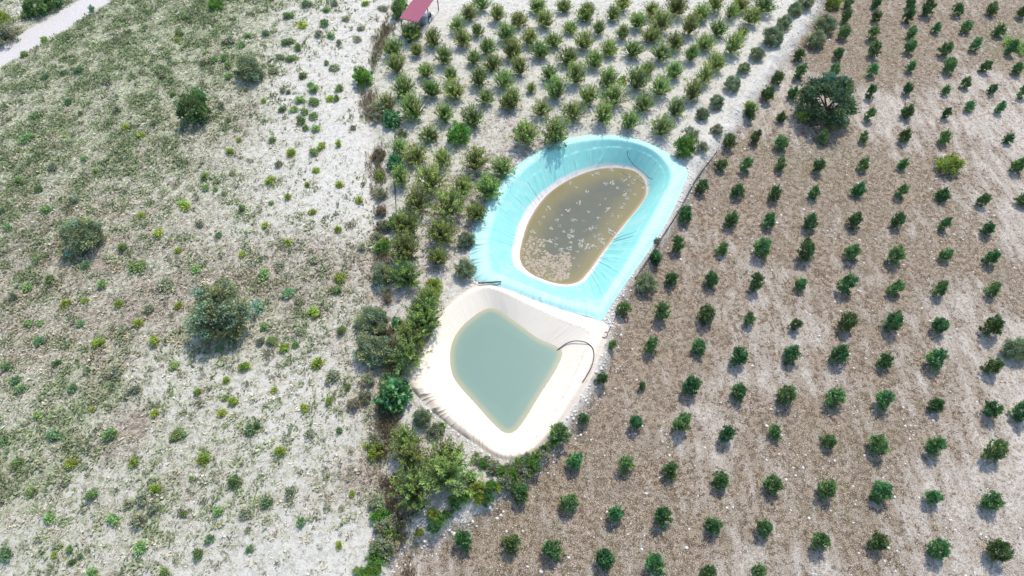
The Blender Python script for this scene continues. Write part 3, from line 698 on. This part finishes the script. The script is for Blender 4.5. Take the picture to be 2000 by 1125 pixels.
for kind, px, py, r_ in (('yellow',737,878,20),('dull',733,860,17),('dull',735,985,19),('bright',743,1008,20),('dull',752,1028,20),('dull',747,1062,24),('bright',762,1045,18),('bright',740,1078,20),('bright',728,1108,20),('dull',757,1080,20),('bright',712,1122,16),
        ('yellow',923,958,15),('yellow',935,975,14),('dark',950,970,19),('dark',890,985,16),('yellow',888,975,12),('yellow',845,1005,14),('dark',848,1030,16),('yellow',820,1040,11),('dark',873,1003,12),
        ('dull',985,940,18),('bright',1000,925,17),('dull',1022,918,18),('dark',1043,912,15),('bright',1035,900,14),('dull',1060,885,14),('dull',968,912,14),('bright',1075,870,12),('dull',950,900,12),('yellow',1012,940,12),('dull',850,843,17),('bright',858,835,13),
        ('dull',930,893,12),('bright',945,905,13),('dull',961,914,14),('bright',979,919,13),('dull',996,911,14),('bright',1013,905,13),('dull',1029,896,13),('bright',1047,892,13),('dark',1062,879,12),('dull',1072,871,12),('bright',1083,861,11),('bright',905,968,14),('yellow',938,952,15),('bright',960,948,14),('yellow',972,952,12),('dark',1000,948,15),('dull',1016,936,14),('bright',1030,924,13),('bright',862,1012,13),('dull',737,230,13),('dull',745,210,16),('dry',728,215,14),('dry',740,300,14),('yellow',740,345,10),('dull',745,375,15),('dry',745,410,15),('dull',752,440,14),('dry',742,440,13),('bright',747,483,17),('yellow',752,472,11),('dull',752,570,12),('dry',755,585,10),('dull',735,460,11),
        ('dry',845,265,12),('dull',783,258,12),('dull',1400,253,13),('dull',1372,287,13),('yellow',1215,155,9),('dull',1285,470,8),('dull',1250,545,8),('dry',690,790,14),('dull',712,775,16),('dull',718,740,14)):
    bush(kind, px, py, r_ * 1.0, None, group='bushes along the ditch and the pond edges')
bush('dark', 920, 933, 12, 'dark purplish small bush below the white pond')

# ---- green weeds dotted over the left field
WCOL = {'g': (M_WEED, 'small green weed'), 'y': (M_YELLOW, 'small yellow green weed'), 'd': (M_DULL, 'small dull green weed'), 'b': (M_BLUEW, 'small blue green weed')}
WC = {k: [merged('weed', v[0], dome(None, None, 700 + 10 * i + j, .355, .5 + .08 * j, .02, 34, 17, .16, .07, .2, .03, .15, 1.5, .05)) for j in range(4)] for i, (k, v) in enumerate(WCOL.items())}
WEEDS = '''180 20 b 9|87 78 y 9|48 108 g 10|350 67 g 11|345 78 y 8|365 37 g 9|418 63 g 8|387 88 g 8|470 88 g 11|448 80 d 16|485 72 g 8|438 115 g 11|418 118 g 9|447 128 g 11|448 150 g 10|397 123 d 11|135 200 b 9|70 227 b 13|157 222 g 7|88 152 b 10|245 250 y 9|277 265 y 11|337 185 g 8|55 270 g 18|40 352 g 10|187 335 y 8|77 370 g 9|400 347 g 9|403 367 g 9|450 297 y 9|467 273 y 8|420 370 g 8|455 338 d 8|105 328 d 11|163 310 b 10|153 140 b 13|125 143 b 11|480 175 d 8|433 208 d 10|
653 7 d 11|712 7 y 11|747 17 d 13|600 10 b 14|637 20 g 11|562 33 g 13|592 48 y 12|635 47 g 12|675 37 d 11|705 55 d 11|623 68 d 10|647 72 g 10|520 67 b 11|560 83 g 15|583 95 g 10|662 85 d 9|568 115 g 13|547 112 d 11|535 140 d 10|592 150 g 12|653 133 d 13|637 123 g 7|662 173 g 12|607 165 g 10|613 177 g 12|643 193 y 12|657 193 g 9|553 177 d 9|563 180 d 8|587 197 g 13|613 200 g 13|573 213 g 12|595 218 g 11|613 227 g 14|552 215 g 10|588 237 g 11|597 250 g 10|617 252 g 11|515 197 y 7|533 275 g 12|628 287 y 11|613 298 g 11|570 300 y 11|662 283 y 9|545 322 d 9|617 333 y 9|528 353 y 13|600 362 y 9|662 362 y 10|698 78 d 11|
563 385 y 9|530 397 g 7|702 393 y 10|610 415 y 11|518 440 y 11|660 447 y 10|563 472 y 10|708 485 d 11|613 508 d 12|515 538 g 16|663 545 y 15|657 568 g 16|547 520 d 16|563 575 b 16|508 602 g 12|615 612 y 15|585 588 d 13|667 648 g 12|517 640 g 12|532 667 g 14|578 673 g 10|557 680 y 14|618 712 y 15|588 648 d 12|650 738 d 16|510 668 d 11|
438 378 g 8|473 408 g 9|390 437 d 12|310 457 y 12|428 460 b 9|240 487 g 11|347 490 y 9|472 497 y 9|167 520 b 11|72 510 b 9|267 520 g 24|383 527 g 13|323 557 d 22|200 557 g 13|97 548 g 13|53 562 g 14|127 592 y 13|28 582 d 11|167 587 y 9|233 595 y 10|347 598 y 10|157 633 b 10|55 633 g 9|77 632 g 9|272 632 y 11|383 638 y 11|78 668 b 13|193 672 y 13|302 668 y 12|428 682 b 11|112 710 g 10|12 718 b 13|340 715 g 14|477 718 y 13|30 743 b 13|218 727 d 22|277 420 y 11|360 402 y 16|145 392 d 15|90 412 g 13|17 445 b 11|2 413 b 9|443 743 y 8|293 605 d 11|
38 760 b 15|143 757 b 13|263 763 d 15|387 767 y 10|440 777 g 9|457 785 y 12|433 808 y 12|75 813 g 14|303 808 y 12|180 800 y 8|107 852 b 15|218 850 g 17|347 852 g 21|492 838 b 16|5 863 b 12|35 907 g 15|143 907 y 14|262 902 y 12|400 898 y 17|373 935 g 8|460 943 g 16|62 962 g 14|180 968 g 15|307 955 y 12|280 975 d 15|250 985 d 15|300 995 d 12|98 1012 g 16|223 1017 g 17|272 1017 d 19|358 1005 g 9|428 1000 g 13|480 1005 d 14|410 1052 b 12|273 1070 g 15|388 1082 g 13|488 1072 b 11|117 1065 y 8|137 1073 g 11|13 1085 b 16|105 1083 y 8|142 1097 g 9|158 1087 b 7|183 1120 g 13|323 1118 g 16|483 1035 d 8|
680 757 g 9|643 785 y 11|595 798 y 11|533 763 y 8|662 842 b 8|605 847 d 12|548 882 y 14|713 872 y 7|688 965 y 9|522 982 b 14|568 963 d 17|588 1020 b 13|663 1065 y 9|667 992 d 9|697 1117 g 11|503 832 b 9|318 150 d 9|300 240 d 10|210 160 d 12|230 215 d 11|690 250 d 8'''
for q in WEEDS.replace('\n', '').split('|'):
    a, b2, k, rp = q.split(); a, b2, rp = int(a), int(b2), float(rp)
    s = rp / scale_at(b2, 0) / .50
    x, y, z = spot(a, b2, .12)
    o = link('weed', random.choice(WC[k]), None, (x, y, z))
    o.rotation_euler.z = random.uniform(0, 6.28); hs = min(s, 1.0) * random.uniform(.6, 1.1)
    o.scale = (s * random.uniform(.85, 1.3), s * random.uniform(.8, 1.1), hs)
    tag(o, None, 'weed', 'weeds dotted over the left field'); later(o, WCOL[k][1], a, b2)

# ------------------------------------------------------------------ ground cover: grass tufts, litter, stones
def tufts(name, X, Y, Z, rad, hgt, colr, blades, r, wfac=0.16):
    n = len(X)
    k = np.repeat(np.arange(n), blades); m_ = len(k)
    az = r.uniform(0, 2 * math.pi, m_); lean = r.uniform(.15, 1, m_)
    bx = X[k] + r.normal(0, .35, m_) * rad[k]; by = Y[k] + r.normal(0, .35, m_) * rad[k]
    tx = bx + np.cos(az) * rad[k] * lean; ty = by + np.sin(az) * rad[k] * lean
    tz = Z[k] + hgt[k] * r.uniform(.5, 1.1, m_) * (1.15 - .7 * lean)
    wv = rad[k] * wfac * r.uniform(.6, 1.4, m_) * 2
    px_, py_ = -np.sin(az) * wv, np.cos(az) * wv
    mx_, my_ = (bx * .45 + tx * .55), (by * .45 + ty * .55)
    mz = Z[k] + (tz - Z[k]) * .75
    V = np.stack([np.stack([bx, by, Z[k] - .03], 1), np.stack([mx_ + px_ * .5, my_ + py_ * .5, mz], 1), np.stack([tx, ty, tz], 1), np.stack([mx_ - px_ * .5, my_ - py_ * .5, mz], 1)], 1).reshape(-1, 3)
    T = colr[k] * r.uniform(.75, 1.25, m_)[:, None]
    return np_mesh(name, V, [np.arange(4 * m_).reshape(m_, 4)], M_GRASS, tint=np.repeat(T, 4, 0))
def scatter(n, x0, x1, y0, y1):
    X = rng.uniform(x0, x1, n); Y = rng.uniform(y0, y1, n)
    # keep what the view (with a margin) can see
    keep = np.abs(X) < 8 + (Y * CP + CAM_H * SP) * 1000 / F
    return X[keep], Y[keep]
X, Y = scatter(150000, -72, 10, 9, 92)
d_, g_, b_, zr_, rs_ = cover(X, Y)
zl_, _, zo_ = zones(X, Y)
dp_ = np.minimum(poly_sd(X, Y, up_out), poly_sd(X, Y, lo_out))
cl_ = fbm(X, Y, 1.1, 31, 3)
ok = (zl_ > .5) & (dp_ > .3) & (rs_ < .2) & (rng.random(len(X)) < np.clip(d_ * 1.15 * sstep(.25, .62, cl_ + .25 * d_) + .02, 0, 1))
X, Y, d_, g_, b_ = X[ok], Y[ok], d_[ok], g_[ok], b_[ok]
n = len(X)
v1 = fbm(X, Y, .9, 131, 3) - .5; v2 = fbm(X, Y, 2.6, 133, 3) - .5; v3 = fbm(X, Y, .7, 135, 2) - .5
gsel = sstep(.2, .8, np.clip(g_ - .05 + 1.9 * v1 + 1.6 * v2 + rng.normal(0, .1, n), 0, 1))[:, None]; bsel = sstep(.25, .75, np.clip(b_ + 1.8 * v3 - .6 * v1 - .1, 0, 1))[:, None]
c1 = np.array([.68, .65, .49]); c2 = np.array([.31, .37, .18]); c3 = np.array([.44, .36, .27])
T = c1 * (1 - gsel) + c2 * gsel; T = T * (1 - .75 * bsel) + c3 * .75 * bsel
T = T * (rng.uniform(.7, 1.2, n) * (1 + .9 * v3))[:, None]
rad = np.clip(np.exp(rng.normal(-1.85, .5, n)) * (1 + 1.2 * gsel[:, 0]), .06, .5); hg = rad * rng.uniform(.45, 1.0, n)
tag(link('dry_grass', tufts('dry_grass', X, Y, terrain(X, Y), rad, hg, T, 5, rng)), 'mottled straw and grey green grass covering the left field', 'grass', kind='stuff')
X, Y = scatter(26000, -72, 10, 9, 92)
d_, g_, b_, zr_, rs_ = cover(X, Y); zl_, _, zo_ = zones(X, Y)
ok = (zl_ > .6) & (rs_ < .1) & (rng.random(len(X)) < .02 + .42 * d_ * sstep(.42, .66, fbm(X, Y, 3.2, 141, 3)))
X, Y, g_, b_ = X[ok], Y[ok], g_[ok], b_[ok]; n = len(X)
gs = np.clip(g_ + rng.normal(0, .3, n) - .05, 0, 1)[:, None]; bs = np.clip(b_ * .8 + rng.normal(-.1, .3, n), 0, 1)[:, None]
T = np.array([.48, .46, .33]) * (1 - gs) + np.array([.27, .35, .14]) * gs
T = (T * (1 - .6 * bs) + np.array([.24, .18, .12]) * .6 * bs) * rng.uniform(.6, 1.2, n)[:, None]
rad = np.exp(rng.normal(-1.35, .32, n))
tag(link('grass_tussocks', tufts('grass_tussocks', X, Y, terrain(X, Y), rad, rad * rng.uniform(.6, 1.1, n), T, 22, rng, .1)), 'rounded grey green and olive tussocks crowding the left field', 'grass', kind='stuff')
# sparse growth between the orchard trees and dry litter between the young trees
X, Y = scatter(60000, -20, 45, 10, 92)
d_, g_, b_, zr_, rs_ = cover(X, Y); _, _, zo_ = zones(X, Y)
dp_ = np.minimum(poly_sd(X, Y, up_out), poly_sd(X, Y, lo_out))
ok = (zo_ > .5) & (dp_ > .2) & (rng.random(len(X)) < d_ * .8 * sstep(.4, .65, fbm(X, Y, 1.6, 35, 3)))
X, Y, b_ = X[ok], Y[ok], b_[ok]; n = len(X)
T = np.array([.36, .32, .22]) * rng.uniform(.5, 1.2, n)[:, None]; gm = rng.random(n) < .35; T[gm] = np.array([.15, .18, .08]) * rng.uniform(.7, 1.3, gm.sum())[:, None]
rad = rng.uniform(.07, .18, n)
tag(link('sparse_grass', tufts('sparse_grass', X, Y, terrain(X, Y), rad, rad * .8, T, 5, rng)), 'thin dry grass between the orchard trees on pale ground', 'grass', kind='stuff')
X, Y = scatter(120000, -12, 74, 9, 92)
d_, g_, b_, zr_, rs_ = cover(X, Y)
ok = (zr_ > .6) & (rng.random(len(X)) < (.05 + .6 * d_) * sstep(.4, .68, fbm(X, Y, 1.3, 37, 3)))
X, Y, g_ = X[ok], Y[ok], g_[ok]; n = len(X)
gs = np.clip((g_ - .2) * 1.3 + rng.normal(0, .2, n), 0, 1)[:, None]
T = (np.array([.32, .235, .14]) * (1 - gs) + np.array([.19, .19, .085]) * gs) * np.exp(rng.normal(0, .5, n))[:, None]
rad = rng.uniform(.06, .17, n)
tag(link('dry_litter', tufts('dry_litter', X, Y, terrain(X, Y), rad, rad * .6, T, 4, rng)), 'brown dead grass litter between the rows of young trees', 'grass', kind='stuff')
# tall dry grass in the ditch
fl = FENCE[(FENCE[:, 1] > 9) & (FENCE[:, 1] < 90)]
k = rng.integers(0, len(fl) - 1, 5200); tt = rng.random(5200)[:, None]
P = fl[k] * (1 - tt) + fl[k + 1] * tt + rng.normal(0, .55, (5200, 2)) + np.array([.35, 0])
n = len(P); w_ = fbm(P[:, 0], P[:, 1], 3, 39, 2)
P = P[rng.random(n) < sstep(.3, .6, w_)]; n = len(P)
gs = np.clip(fbm(P[:, 0], P[:, 1], 2.5, 45, 2) * 1.6 - .4 + rng.normal(0, .15, n), 0, 1)[:, None]
T = (np.array([.42, .335, .23]) * (1 - gs) + np.array([.21, .24, .09]) * gs) * rng.uniform(.6, 1.25, n)[:, None]
rad = rng.uniform(.16, .34, n)
tag(link('ditch_grass', tufts('ditch_grass', P[:, 0], P[:, 1], terrain(P[:, 0], P[:, 1]), rad, rng.uniform(.4, .9, n), T, 7, rng, .1)), 'tall brown and green dry grass filling the ditch beside the left field', 'grass', kind='stuff')
# pale stones
def stones(name, X, Y, Z, s, mat, r):
    ico = np.array([(0,0,1),(.894,0,.447),(.276,.851,.447),(-.724,.526,.447),(-.724,-.526,.447),(.276,-.851,.447),(.724,.526,-.447),(-.276,.851,-.447),(-.894,0,-.447),(-.276,-.851,-.447),(.724,-.526,-.447),(0,0,-1)])
    f = np.array([(0,1,2),(0,2,3),(0,3,4),(0,4,5),(0,5,1),(1,6,2),(2,7,3),(3,8,4),(4,9,5),(5,10,1),(6,7,2),(7,8,3),(8,9,4),(9,10,5),(10,6,1),(11,7,6),(11,8,7),(11,9,8),(11,10,9),(11,6,10)])
    n = len(X)
    V = ico[None] * (s[:, None] * r.uniform(.6, 1.2, (n, 3)) * np.array([1, 1, .6]))[:, None] * r.uniform(.8, 1.2, (n, 12, 1)) + np.stack([X, Y, Z], 1)[:, None]
    return np_mesh(name, V.reshape(-1, 3), [(f[None] + 12 * np.arange(n)[:, None, None]).reshape(-1, 3)], mat)
M_STONE = plain('pale_stone', (0.66, 0.62, 0.57), 0.9, .12, 3)
X, Y = scatter(17000, -12, 74, 9, 92); _, zr_, _ = zones(X, Y)
ok = (zr_ > .5) & (rng.random(len(X)) < .25 + .9 * sstep(.4, .7, fbm(X, Y, 4, 51, 3)))
X, Y = X[ok], Y[ok]
tag(link('field_stones', stones('field_stones', X, Y, terrain(X, Y), .03 + .13 * rng.random(len(X)) ** 6, M_STONE, rng)), 'pale stones scattered over the brown orchard ground', 'stones', kind='stuff')
kk = rng.integers(0, len(BANK) - 1, 2600); tt = rng.random(2600)[:, None]
P = BANK[kk] * (1 - tt) + BANK[kk + 1] * tt + rng.normal(0, .7, (2600, 2))
ed = np.concatenate([up_out, lo_out]); ks = rng.integers(0, len(ed), 2200); P = np.concatenate([P, ed[ks] + rng.normal(0, .3, (2200, 2))])
P = P[np.minimum(poly_sd(P[:, 0], P[:, 1], up_out), poly_sd(P[:, 0], P[:, 1], lo_out)) > .02]
tag(link('bank_rubble', stones('bank_rubble', P[:, 0], P[:, 1], terrain(P[:, 0], P[:, 1]), .03 + .13 * rng.random(len(P)) ** 3, M_STONE, rng)), 'pale rubble lying on the bank between the two orchards', 'stones', kind='stuff')

# ------------------------------------------------------------------ algae on the upper pond
def algae_mat(a=(0.24, 0.225, 0.17), c2=(0.48, 0.46, 0.38)):
    m, t, p = new_mat('algae'); b = NB(t)
    tc = b.n('ShaderNodeTexCoord').outputs['Object']
    c = b.mix(b.noise(tc, 9, 4), a, c2)
    t.links.new(c, p.inputs['Base Color']); p.inputs['Roughness'].default_value = 0.8
    return m
M_ALG = algae_mat(); M_ALG2 = algae_mat((0.27, 0.21, 0.14), (0.46, 0.385, 0.29))
def scraps(n, spread, s0, r, stretch=1.0):
    """irregular low floating scraps"""
    V, F = [], []
    for i in range(n):
        c = r.normal(0, spread, 2) * np.array([1, stretch]); s = s0 * r.uniform(.5, 1.4); m_ = 8
        a = np.arange(m_) * 2 * math.pi / m_; rr = s * r.uniform(.45, 1.2, m_)
        b0 = len(V)
        for k in range(m_): V.append((c[0] + rr[k] * math.cos(a[k]), c[1] + rr[k] * math.sin(a[k]), -.01))
        for k in range(m_): V.append((c[0] + .62 * rr[k] * math.cos(a[k]), c[1] + .62 * rr[k] * math.sin(a[k]), .03 + .04 * r.random()))
        V.append((c[0], c[1], .05 + .03 * r.random()))
        for k in range(m_):
            k2 = (k + 1) % m_
            F.append((b0 + k, b0 + k2, b0 + m_ + k2)); F.append((b0 + k, b0 + m_ + k2, b0 + m_ + k)); F.append((b0 + m_ + k, b0 + m_ + k2, b0 + 2 * m_))
    return np.array(V), np.array(F)
AC = [np_mesh('algae_clump', *(lambda vf: (vf[0], [vf[1]]))(scraps(5 + k, .135, .13, np.random.default_rng(800 + k), 1 + .3 * (k % 2))), M_ALG) for k in range(6)]
ALG = [(1109,412,1.4),(1131,395,.8),(1157,342,.8),(1166,339,.8),(1182,359,.8),(1195,357,.9),(1194,331,.8),(1220,351,.9),(1223,373,1.2),(1220,381,1.0),(1226,388,.6),(1236,357,.8),(1247,344,.7),(1257,367,.7),(1219,399,.8),(1214,406,.8),(1187,408,1.0),(1197,420,.9),(1209,424,.9),(1121,430,.8),(1189,436,.7),(1161,443,1.2),(1154,447,.9),(1143,450,.7),(1101,453,1.1),(1117,452,1.0),(1094,441,.7),(1202,444,1.0),(1192,452,1.3),(1197,458,1.0),(1164,465,1.1),(1175,469,1.0),(1179,476,.9),(1136,471,1.2),(1144,480,1.4),(1159,481,1.4),(1168,484,1.0),(1113,462,.9),(1115,474,.9),(1083,467,1.0),(1073,471,1.0),(1085,478,.7),(1053,436,.7),(1040,453,.8),(1070,406,1.0),(1114,357,.6),(1128,492,.8),(1230,345,.7),(1240,350,.7),(1251,355,.6),(1228,362,.6),(1171,459,.7),(1150,485,1.0),(1133,478,.8),(1088,430,.5),(1076,446,.6),(1062,424,.5),(1098,420,.5),(1146,374,.6),(1126,366,.5),(1150,414,.6),(1168,426,.7),(1182,388,.5),(1172,400,.5),(1140,432,.5),(1206,367,.6),(1212,340,.6),(1232,372,.6),(1240,380,.5),(1100,500,.6),(1120,505,.8),(1130,520,.6),(1112,486,.8),(1096,488,.8)]
for (px, py, s) in ALG:
    q = at(px, py, UZ)
    o = link('algae_clump', random.choice(AC), None, (q[0], q[1], UZ + .005)); o.rotation_euler.z = random.uniform(0, 6.28); o.scale = (s * random.uniform(.9, 1.6), s * random.uniform(.7, 1.0), s * .9)
    tag(o, None, 'algae', 'algae clumps floating on the upper pond'); 
    dx, dy = px - 1140, py - 442
    pend.append((o, 'pale algae clump in the', px, py))
MAT_POLY = at(*np.array([(1022,480),(1036,462),(1060,468),(1064,490),(1082,500),(1100,494),(1114,492),(1116,520),(1112,545),(1085,549),(1055,542),(1030,525),(1018,505)]).T, UZ)
X = rng.uniform(MAT_POLY[:, 0].min(), MAT_POLY[:, 0].max(), 1500); Y = rng.uniform(MAT_POLY[:, 1].min(), MAT_POLY[:, 1].max(), 1500)
ok = inside(X + .5 * (fbm(X, Y, .8, 55) - .5), Y, MAT_POLY) & (rng.random(1500) < .35 + .8 * sstep(.35, .6, fbm(X, Y, .9, 57, 2)))
Vs, Fs, off = [], [], 0
for x, y in zip(X[ok], Y[ok]):
    v, f = scraps(1, .0, rng.uniform(.07, .17), rng)
    Vs.append(v * np.array([1, 1, .7]) + np.array([x, y, UZ + .004])); Fs.append(f + off); off += len(v)
tag(link('algae_mat', np_mesh('algae_mat', np.concatenate(Vs), [np.concatenate(Fs)], M_ALG2)), 'dense pinkish algae mat at the lower left end of the turquoise pond', 'algae', kind='stuff')

# ------------------------------------------------------------------ pipes, planks
M_BLACK = plain('black_plastic', (0.03, 0.032, 0.036), 0.45, .3, 3)
M_WOOD = plain('weathered_wood', (0.30, 0.26, 0.22), 0.85, .3, 8)
M_DARKW = plain('dark_wood', (0.07, 0.06, 0.05), 0.85, .3, 8)
def pipe(name, pts, rad, mat, label, cat):
    P = []
    for (px, py, z) in pts:
        if z == 0: z = spot(px, py, .03)[2] + .03
        q = at(px, py, z); P.append((q[0], q[1], z))
    mb = MB(); mb.tube(crom(P, 8, False), rad, 8)
    return tag(link(name, mb.mesh(name, mat, True)), label, cat)
pipe('hose', [(1087,685,LZ - .03),(1097,677,-.49),(1108,670,-.31),(1122,666,-.06),(1138,667,.2),(1150,672,.28),(1158,681,.27),(1160,696,.26),(1156,714,.25),(1148,730,.25),(1138,746,.25)], .04, M_BLACK, 'black hose curving from the white pond water over its right rim', 'hose')
pipe('hose', [(1186,648,.12),(1178,650,.14),(1174,655,.15),(1178,659,.15),(1185,657,.14),(1187,651,.16),(1192,640,.0),(1200,625,-.2),(1206,612,-.3)], .035, M_BLACK, 'black hose looped on the corner between the two ponds', 'hose')
pipe('pipe', [(770,925,0),(772,950,0),(775,975,0),(777,1000,0),(778,1017,0)], .045, M_BLACK, 'thin black pipe running down the ditch below the white pond', 'pipe')
pipe('pipe', [(781,1016,0),(800,1006,0),(818,996,0),(833,987,0)], .07, M_BLACK, 'short thick black pipe below the lowest orchard tree', 'pipe')
pipe('pipe', [(772,250,0),(770,290,0),(768,330,0),(771,365,0),(773,395,0),(774,418,0)], .045, M_BLACK, 'long thin black pipe beside the ditch left of the turquoise pond', 'pipe')
pipe('pipe', [(1400,296,0),(1376,328,0),(1356,356,0),(1338,390,0),(1318,425,0),(1298,456,0),(1270,500,0),(1240,545,0)], .07, M_BLACK, 'dark pipe along the foot of the bank right of the turquoise pond', 'pipe')
def plank(name, a, b_, z, wd, th, mat, label, cat):
    A = np.array([*at(*a, z), z]); B_ = np.array([*at(*b_, z), z]); d = B_ - A; L = np.linalg.norm(d); u = d / L; v = np.cross((0, 0, 1), u)
    mb = MB(); mb.box((A + B_) / 2, L, wd, th, (u, v, (0, 0, 1)), th * .15)
    return tag(link(name, mb.mesh(name, mat)), label, cat)
plank('plank', (934,553), (979,550), .40, .12, .10, M_DARKW, 'dark wooden beam lying where the two pond liners meet', 'beam')
plank('plank', (1187,607), (1200,602), -.1, .14, .06, M_WOOD, 'short pale plank on the bank right of the turquoise pond', 'plank')
# rope lying on the turquoise slope
pipe('rope', [(1226,294,.12),(1225,302,-.2),(1230,312,-.5),(1238,322,-.78),(1248,330,-.92),(1258,338,-1.02),(1266,346,-1.1),(1274,350,-1.0)], .028, M_BLACK, 'dark rope lying down the far slope of the turquoise liner', 'rope')

# ------------------------------------------------------------------ shelter with the pink roof
M_PINK = plain('pink_sheet', (0.27, 0.048, 0.095), 0.55, .15, 1.5)
M_STEEL = plain('dark_steel', (0.05, 0.045, 0.045), 0.6, .2, 6)
M_TEAL = plain('grey_blue_panel', (0.30, 0.37, 0.37), 0.6, .15, 3)
M_WPAINT = plain('white_paint', (0.78, 0.78, 0.76), 0.5, .05, 3)
M_RED = plain('red_plastic', (0.42, 0.05, 0.08), 0.4, .15, 5)
M_CONC = plain('pale_concrete', (0.66, 0.65, 0.62), 0.85, .1, 3)
RZ = 2.3
p1, p2, p3 = [at(*q, RZ) for q in ((780, 34), (816, 42), (846, 2))]
wv = p2 - p1; lv = (p3 - p2) * 1.35
wl, ll = np.linalg.norm(wv), np.linalg.norm(lv); wu, lu = wv / wl, lv / ll
sh = bpy.data.objects.new('shelter', None); COL.objects.link(sh)
base = p1 + wv / 2 + lv / 2
gz0 = ground_z(*base); sh.location = (base[0], base[1], gz0)
tag(sh, 'open shelter with a pink corrugated roof at the top of the photo', 'shelter')
def loc3(a, l, z): q = p1 + wu * a + lu * l - base; return np.array([q[0], q[1], z])
nw, nl = 97, 3
V = []
for top in (1, 0):
    for j in range(nl):
        for i in range(nw):
            a = wl * i / (nw - 1)
            q = loc3(a, ll * j / (nl - 1), RZ - gz0 + .25 * (j / (nl - 1)) - .12 + .035 * math.sin(i * math.pi / 4 + .4) - (0 if top else .012))
            V.append(q)
F4 = []
for tpk in (0, 1):
    o0 = tpk * nw * nl
    for j in range(nl - 1):
        for i in range(nw - 1):
            f = (o0 + j * nw + i, o0 + j * nw + i + 1, o0 + (j + 1) * nw + i + 1, o0 + (j + 1) * nw + i)
            F4.append(f if tpk == 0 else f[::-1])
link('roof', np_mesh('roof', V, [F4], M_PINK), sh)
ax = (np.array([*wu, 0]), np.array([*lu, 0]), np.array([0, 0, 1.0]))
for a in (.12, wl - .12):
    for l in (.12, ll * .5, ll - .12):
        mb = MB(); q = loc3(a, l, 0); mb.box(q + np.array([0, 0, (RZ - gz0) / 2 - .05]), .09, .09, RZ - gz0 - .22, ax, .008)
        link('post', mb.mesh('post', M_STEEL), sh)
mb = MB()
for l in (.12, ll * .5, ll - .12):
    mb.box(loc3(wl / 2, l, RZ - gz0 - .22 + .25 * l / ll), wl - .3, .06, .08, ax, .005)
link('roof_beams', mb.mesh('roof_beams', M_STEEL), sh)
mb = MB(); mb.box(loc3(wl * .5, .25, .55), wl - .5, .08, 1.1, ax, .01)
link('side_panel', mb.mesh('side_panel', M_TEAL), sh)
def free(px, py, h=0): return spot(px, py, h)
# low white kerb in front of the shelter
k0, k1 = at(823, 66, .1), at(846, 26, .1)
d = k1 - k0; L = np.linalg.norm(d); u = d / L
mb = MB(); mb.box((0, 0, .1), L, .35, .34, (np.array([*u, 0]), np.array([-u[1], u[0], 0]), np.array([0, 0, 1.])), .02)
o = link('low_wall', mb.mesh('low_wall', M_CONC)); cc = (k0 + k1) / 2; o.location = (cc[0], cc[1], ground_z(*cc))
tag(o, 'low white concrete wall along the open side of the pink roofed shelter', 'wall')
# cabinet by the open side
x, y, z = free(826, 42, .5)
e = bpy.data.objects.new('cabinet', None); COL.objects.link(e); e.location = (x, y, z); e.rotation_euler.z = math.atan2(wu[1], wu[0])
tag(e, 'grey blue cabinet standing at the front corner of the pink roofed shelter', 'cabinet')
mb = MB(); mb.box((0, 0, .55), 1.1, .6, .95, None, .015); mb.box((0, 0, 1.05), 1.16, .66, .05, None, .01); link('body', mb.mesh('body', M_TEAL), e)
for sx in (-.27, .27):
    mb = MB(); mb.box((sx, -.312, .55), .5, .022, .85, None, .004); d_o = link('door', mb.mesh('door', M_TEAL), e)
    mb = MB(); mb.box((sx * .25, -.335, .6), .02, .025, .14, None, .003); link('handle', mb.mesh('handle', M_STEEL), d_o)
for sx in (-.5, .5):
    for sy in (-.25, .25):
        mb = MB(); mb.box((sx, sy, .035), .05, .05, .08, None, .004); link('leg', mb.mesh('leg', M_STEEL), e)
# white table
x, y, z = free(829, 33, .7)
e = bpy.data.objects.new('table', None); COL.objects.link(e); e.location = (x, y, z); e.rotation_euler.z = math.atan2(lu[1], lu[0])
tag(e, 'white table under the edge of the pink roof', 'table')
mb = MB(); mb.box((0, 0, .74), 1.5, .8, .05, None, .01); link('tabletop', mb.mesh('tabletop', M_WPAINT), e)
for sx in (-.65, .65):
    for sy in (-.32, .32):
        mb = MB(); mb.box((sx, sy, .355), .06, .06, .71, None, .006); link('leg', mb.mesh('leg', M_WPAINT), e)
# dark chair
x, y, z = free(838, 33, .4)
e = bpy.data.objects.new('chair', None); COL.objects.link(e); e.location = (x, y, z); e.rotation_euler.z = 2.2
tag(e, 'dark chair beside the white table of the pink roofed shelter', 'chair')
mb = MB(); mb.box((0, 0, .45), .45, .45, .05, None, .01); link('seat', mb.mesh('seat', M_STEEL), e)
mb = MB(); mb.box((0, -.21, .72), .45, .04, .42, None, .01); link('backrest', mb.mesh('backrest', M_STEEL), e)
for sx in (-.19, .19):
    for sy in (-.19, .19):
        mb = MB(); mb.box((sx, sy, .21), .04, .04, .42, None, .004); link('leg', mb.mesh('leg', M_STEEL), e)
# red crate: open box of slats
x, y, z = free(822, 53, .2)
e = bpy.data.objects.new('crate', None); COL.objects.link(e); e.location = (x, y, z); e.rotation_euler.z = .4
tag(e, 'red plastic crate on the ground below the pink roof', 'crate')
mb = MB()
mb.box((0, 0, .03), .56, .38, .04)
for zz in (.11, .22, .33):
    mb.box((0, .2, zz), .6, .025, .08); mb.box((0, -.2, zz), .6, .025, .08); mb.box((.3, 0, zz), .025, .37, .08); mb.box((-.3, 0, zz), .025, .37, .08)
for sx in (-.27, .27):
    for sy in (-.175, .175): mb.box((sx, sy, .21), .03, .03, .33)
link('slats', mb.mesh('slats', M_RED), e)

flush_labels()
for o in list(COL.objects):
    if o.parent is None and o.type in ('MESH', 'EMPTY') and 'kind' not in o and 'label' not in o: print('NO LABEL', o.name)
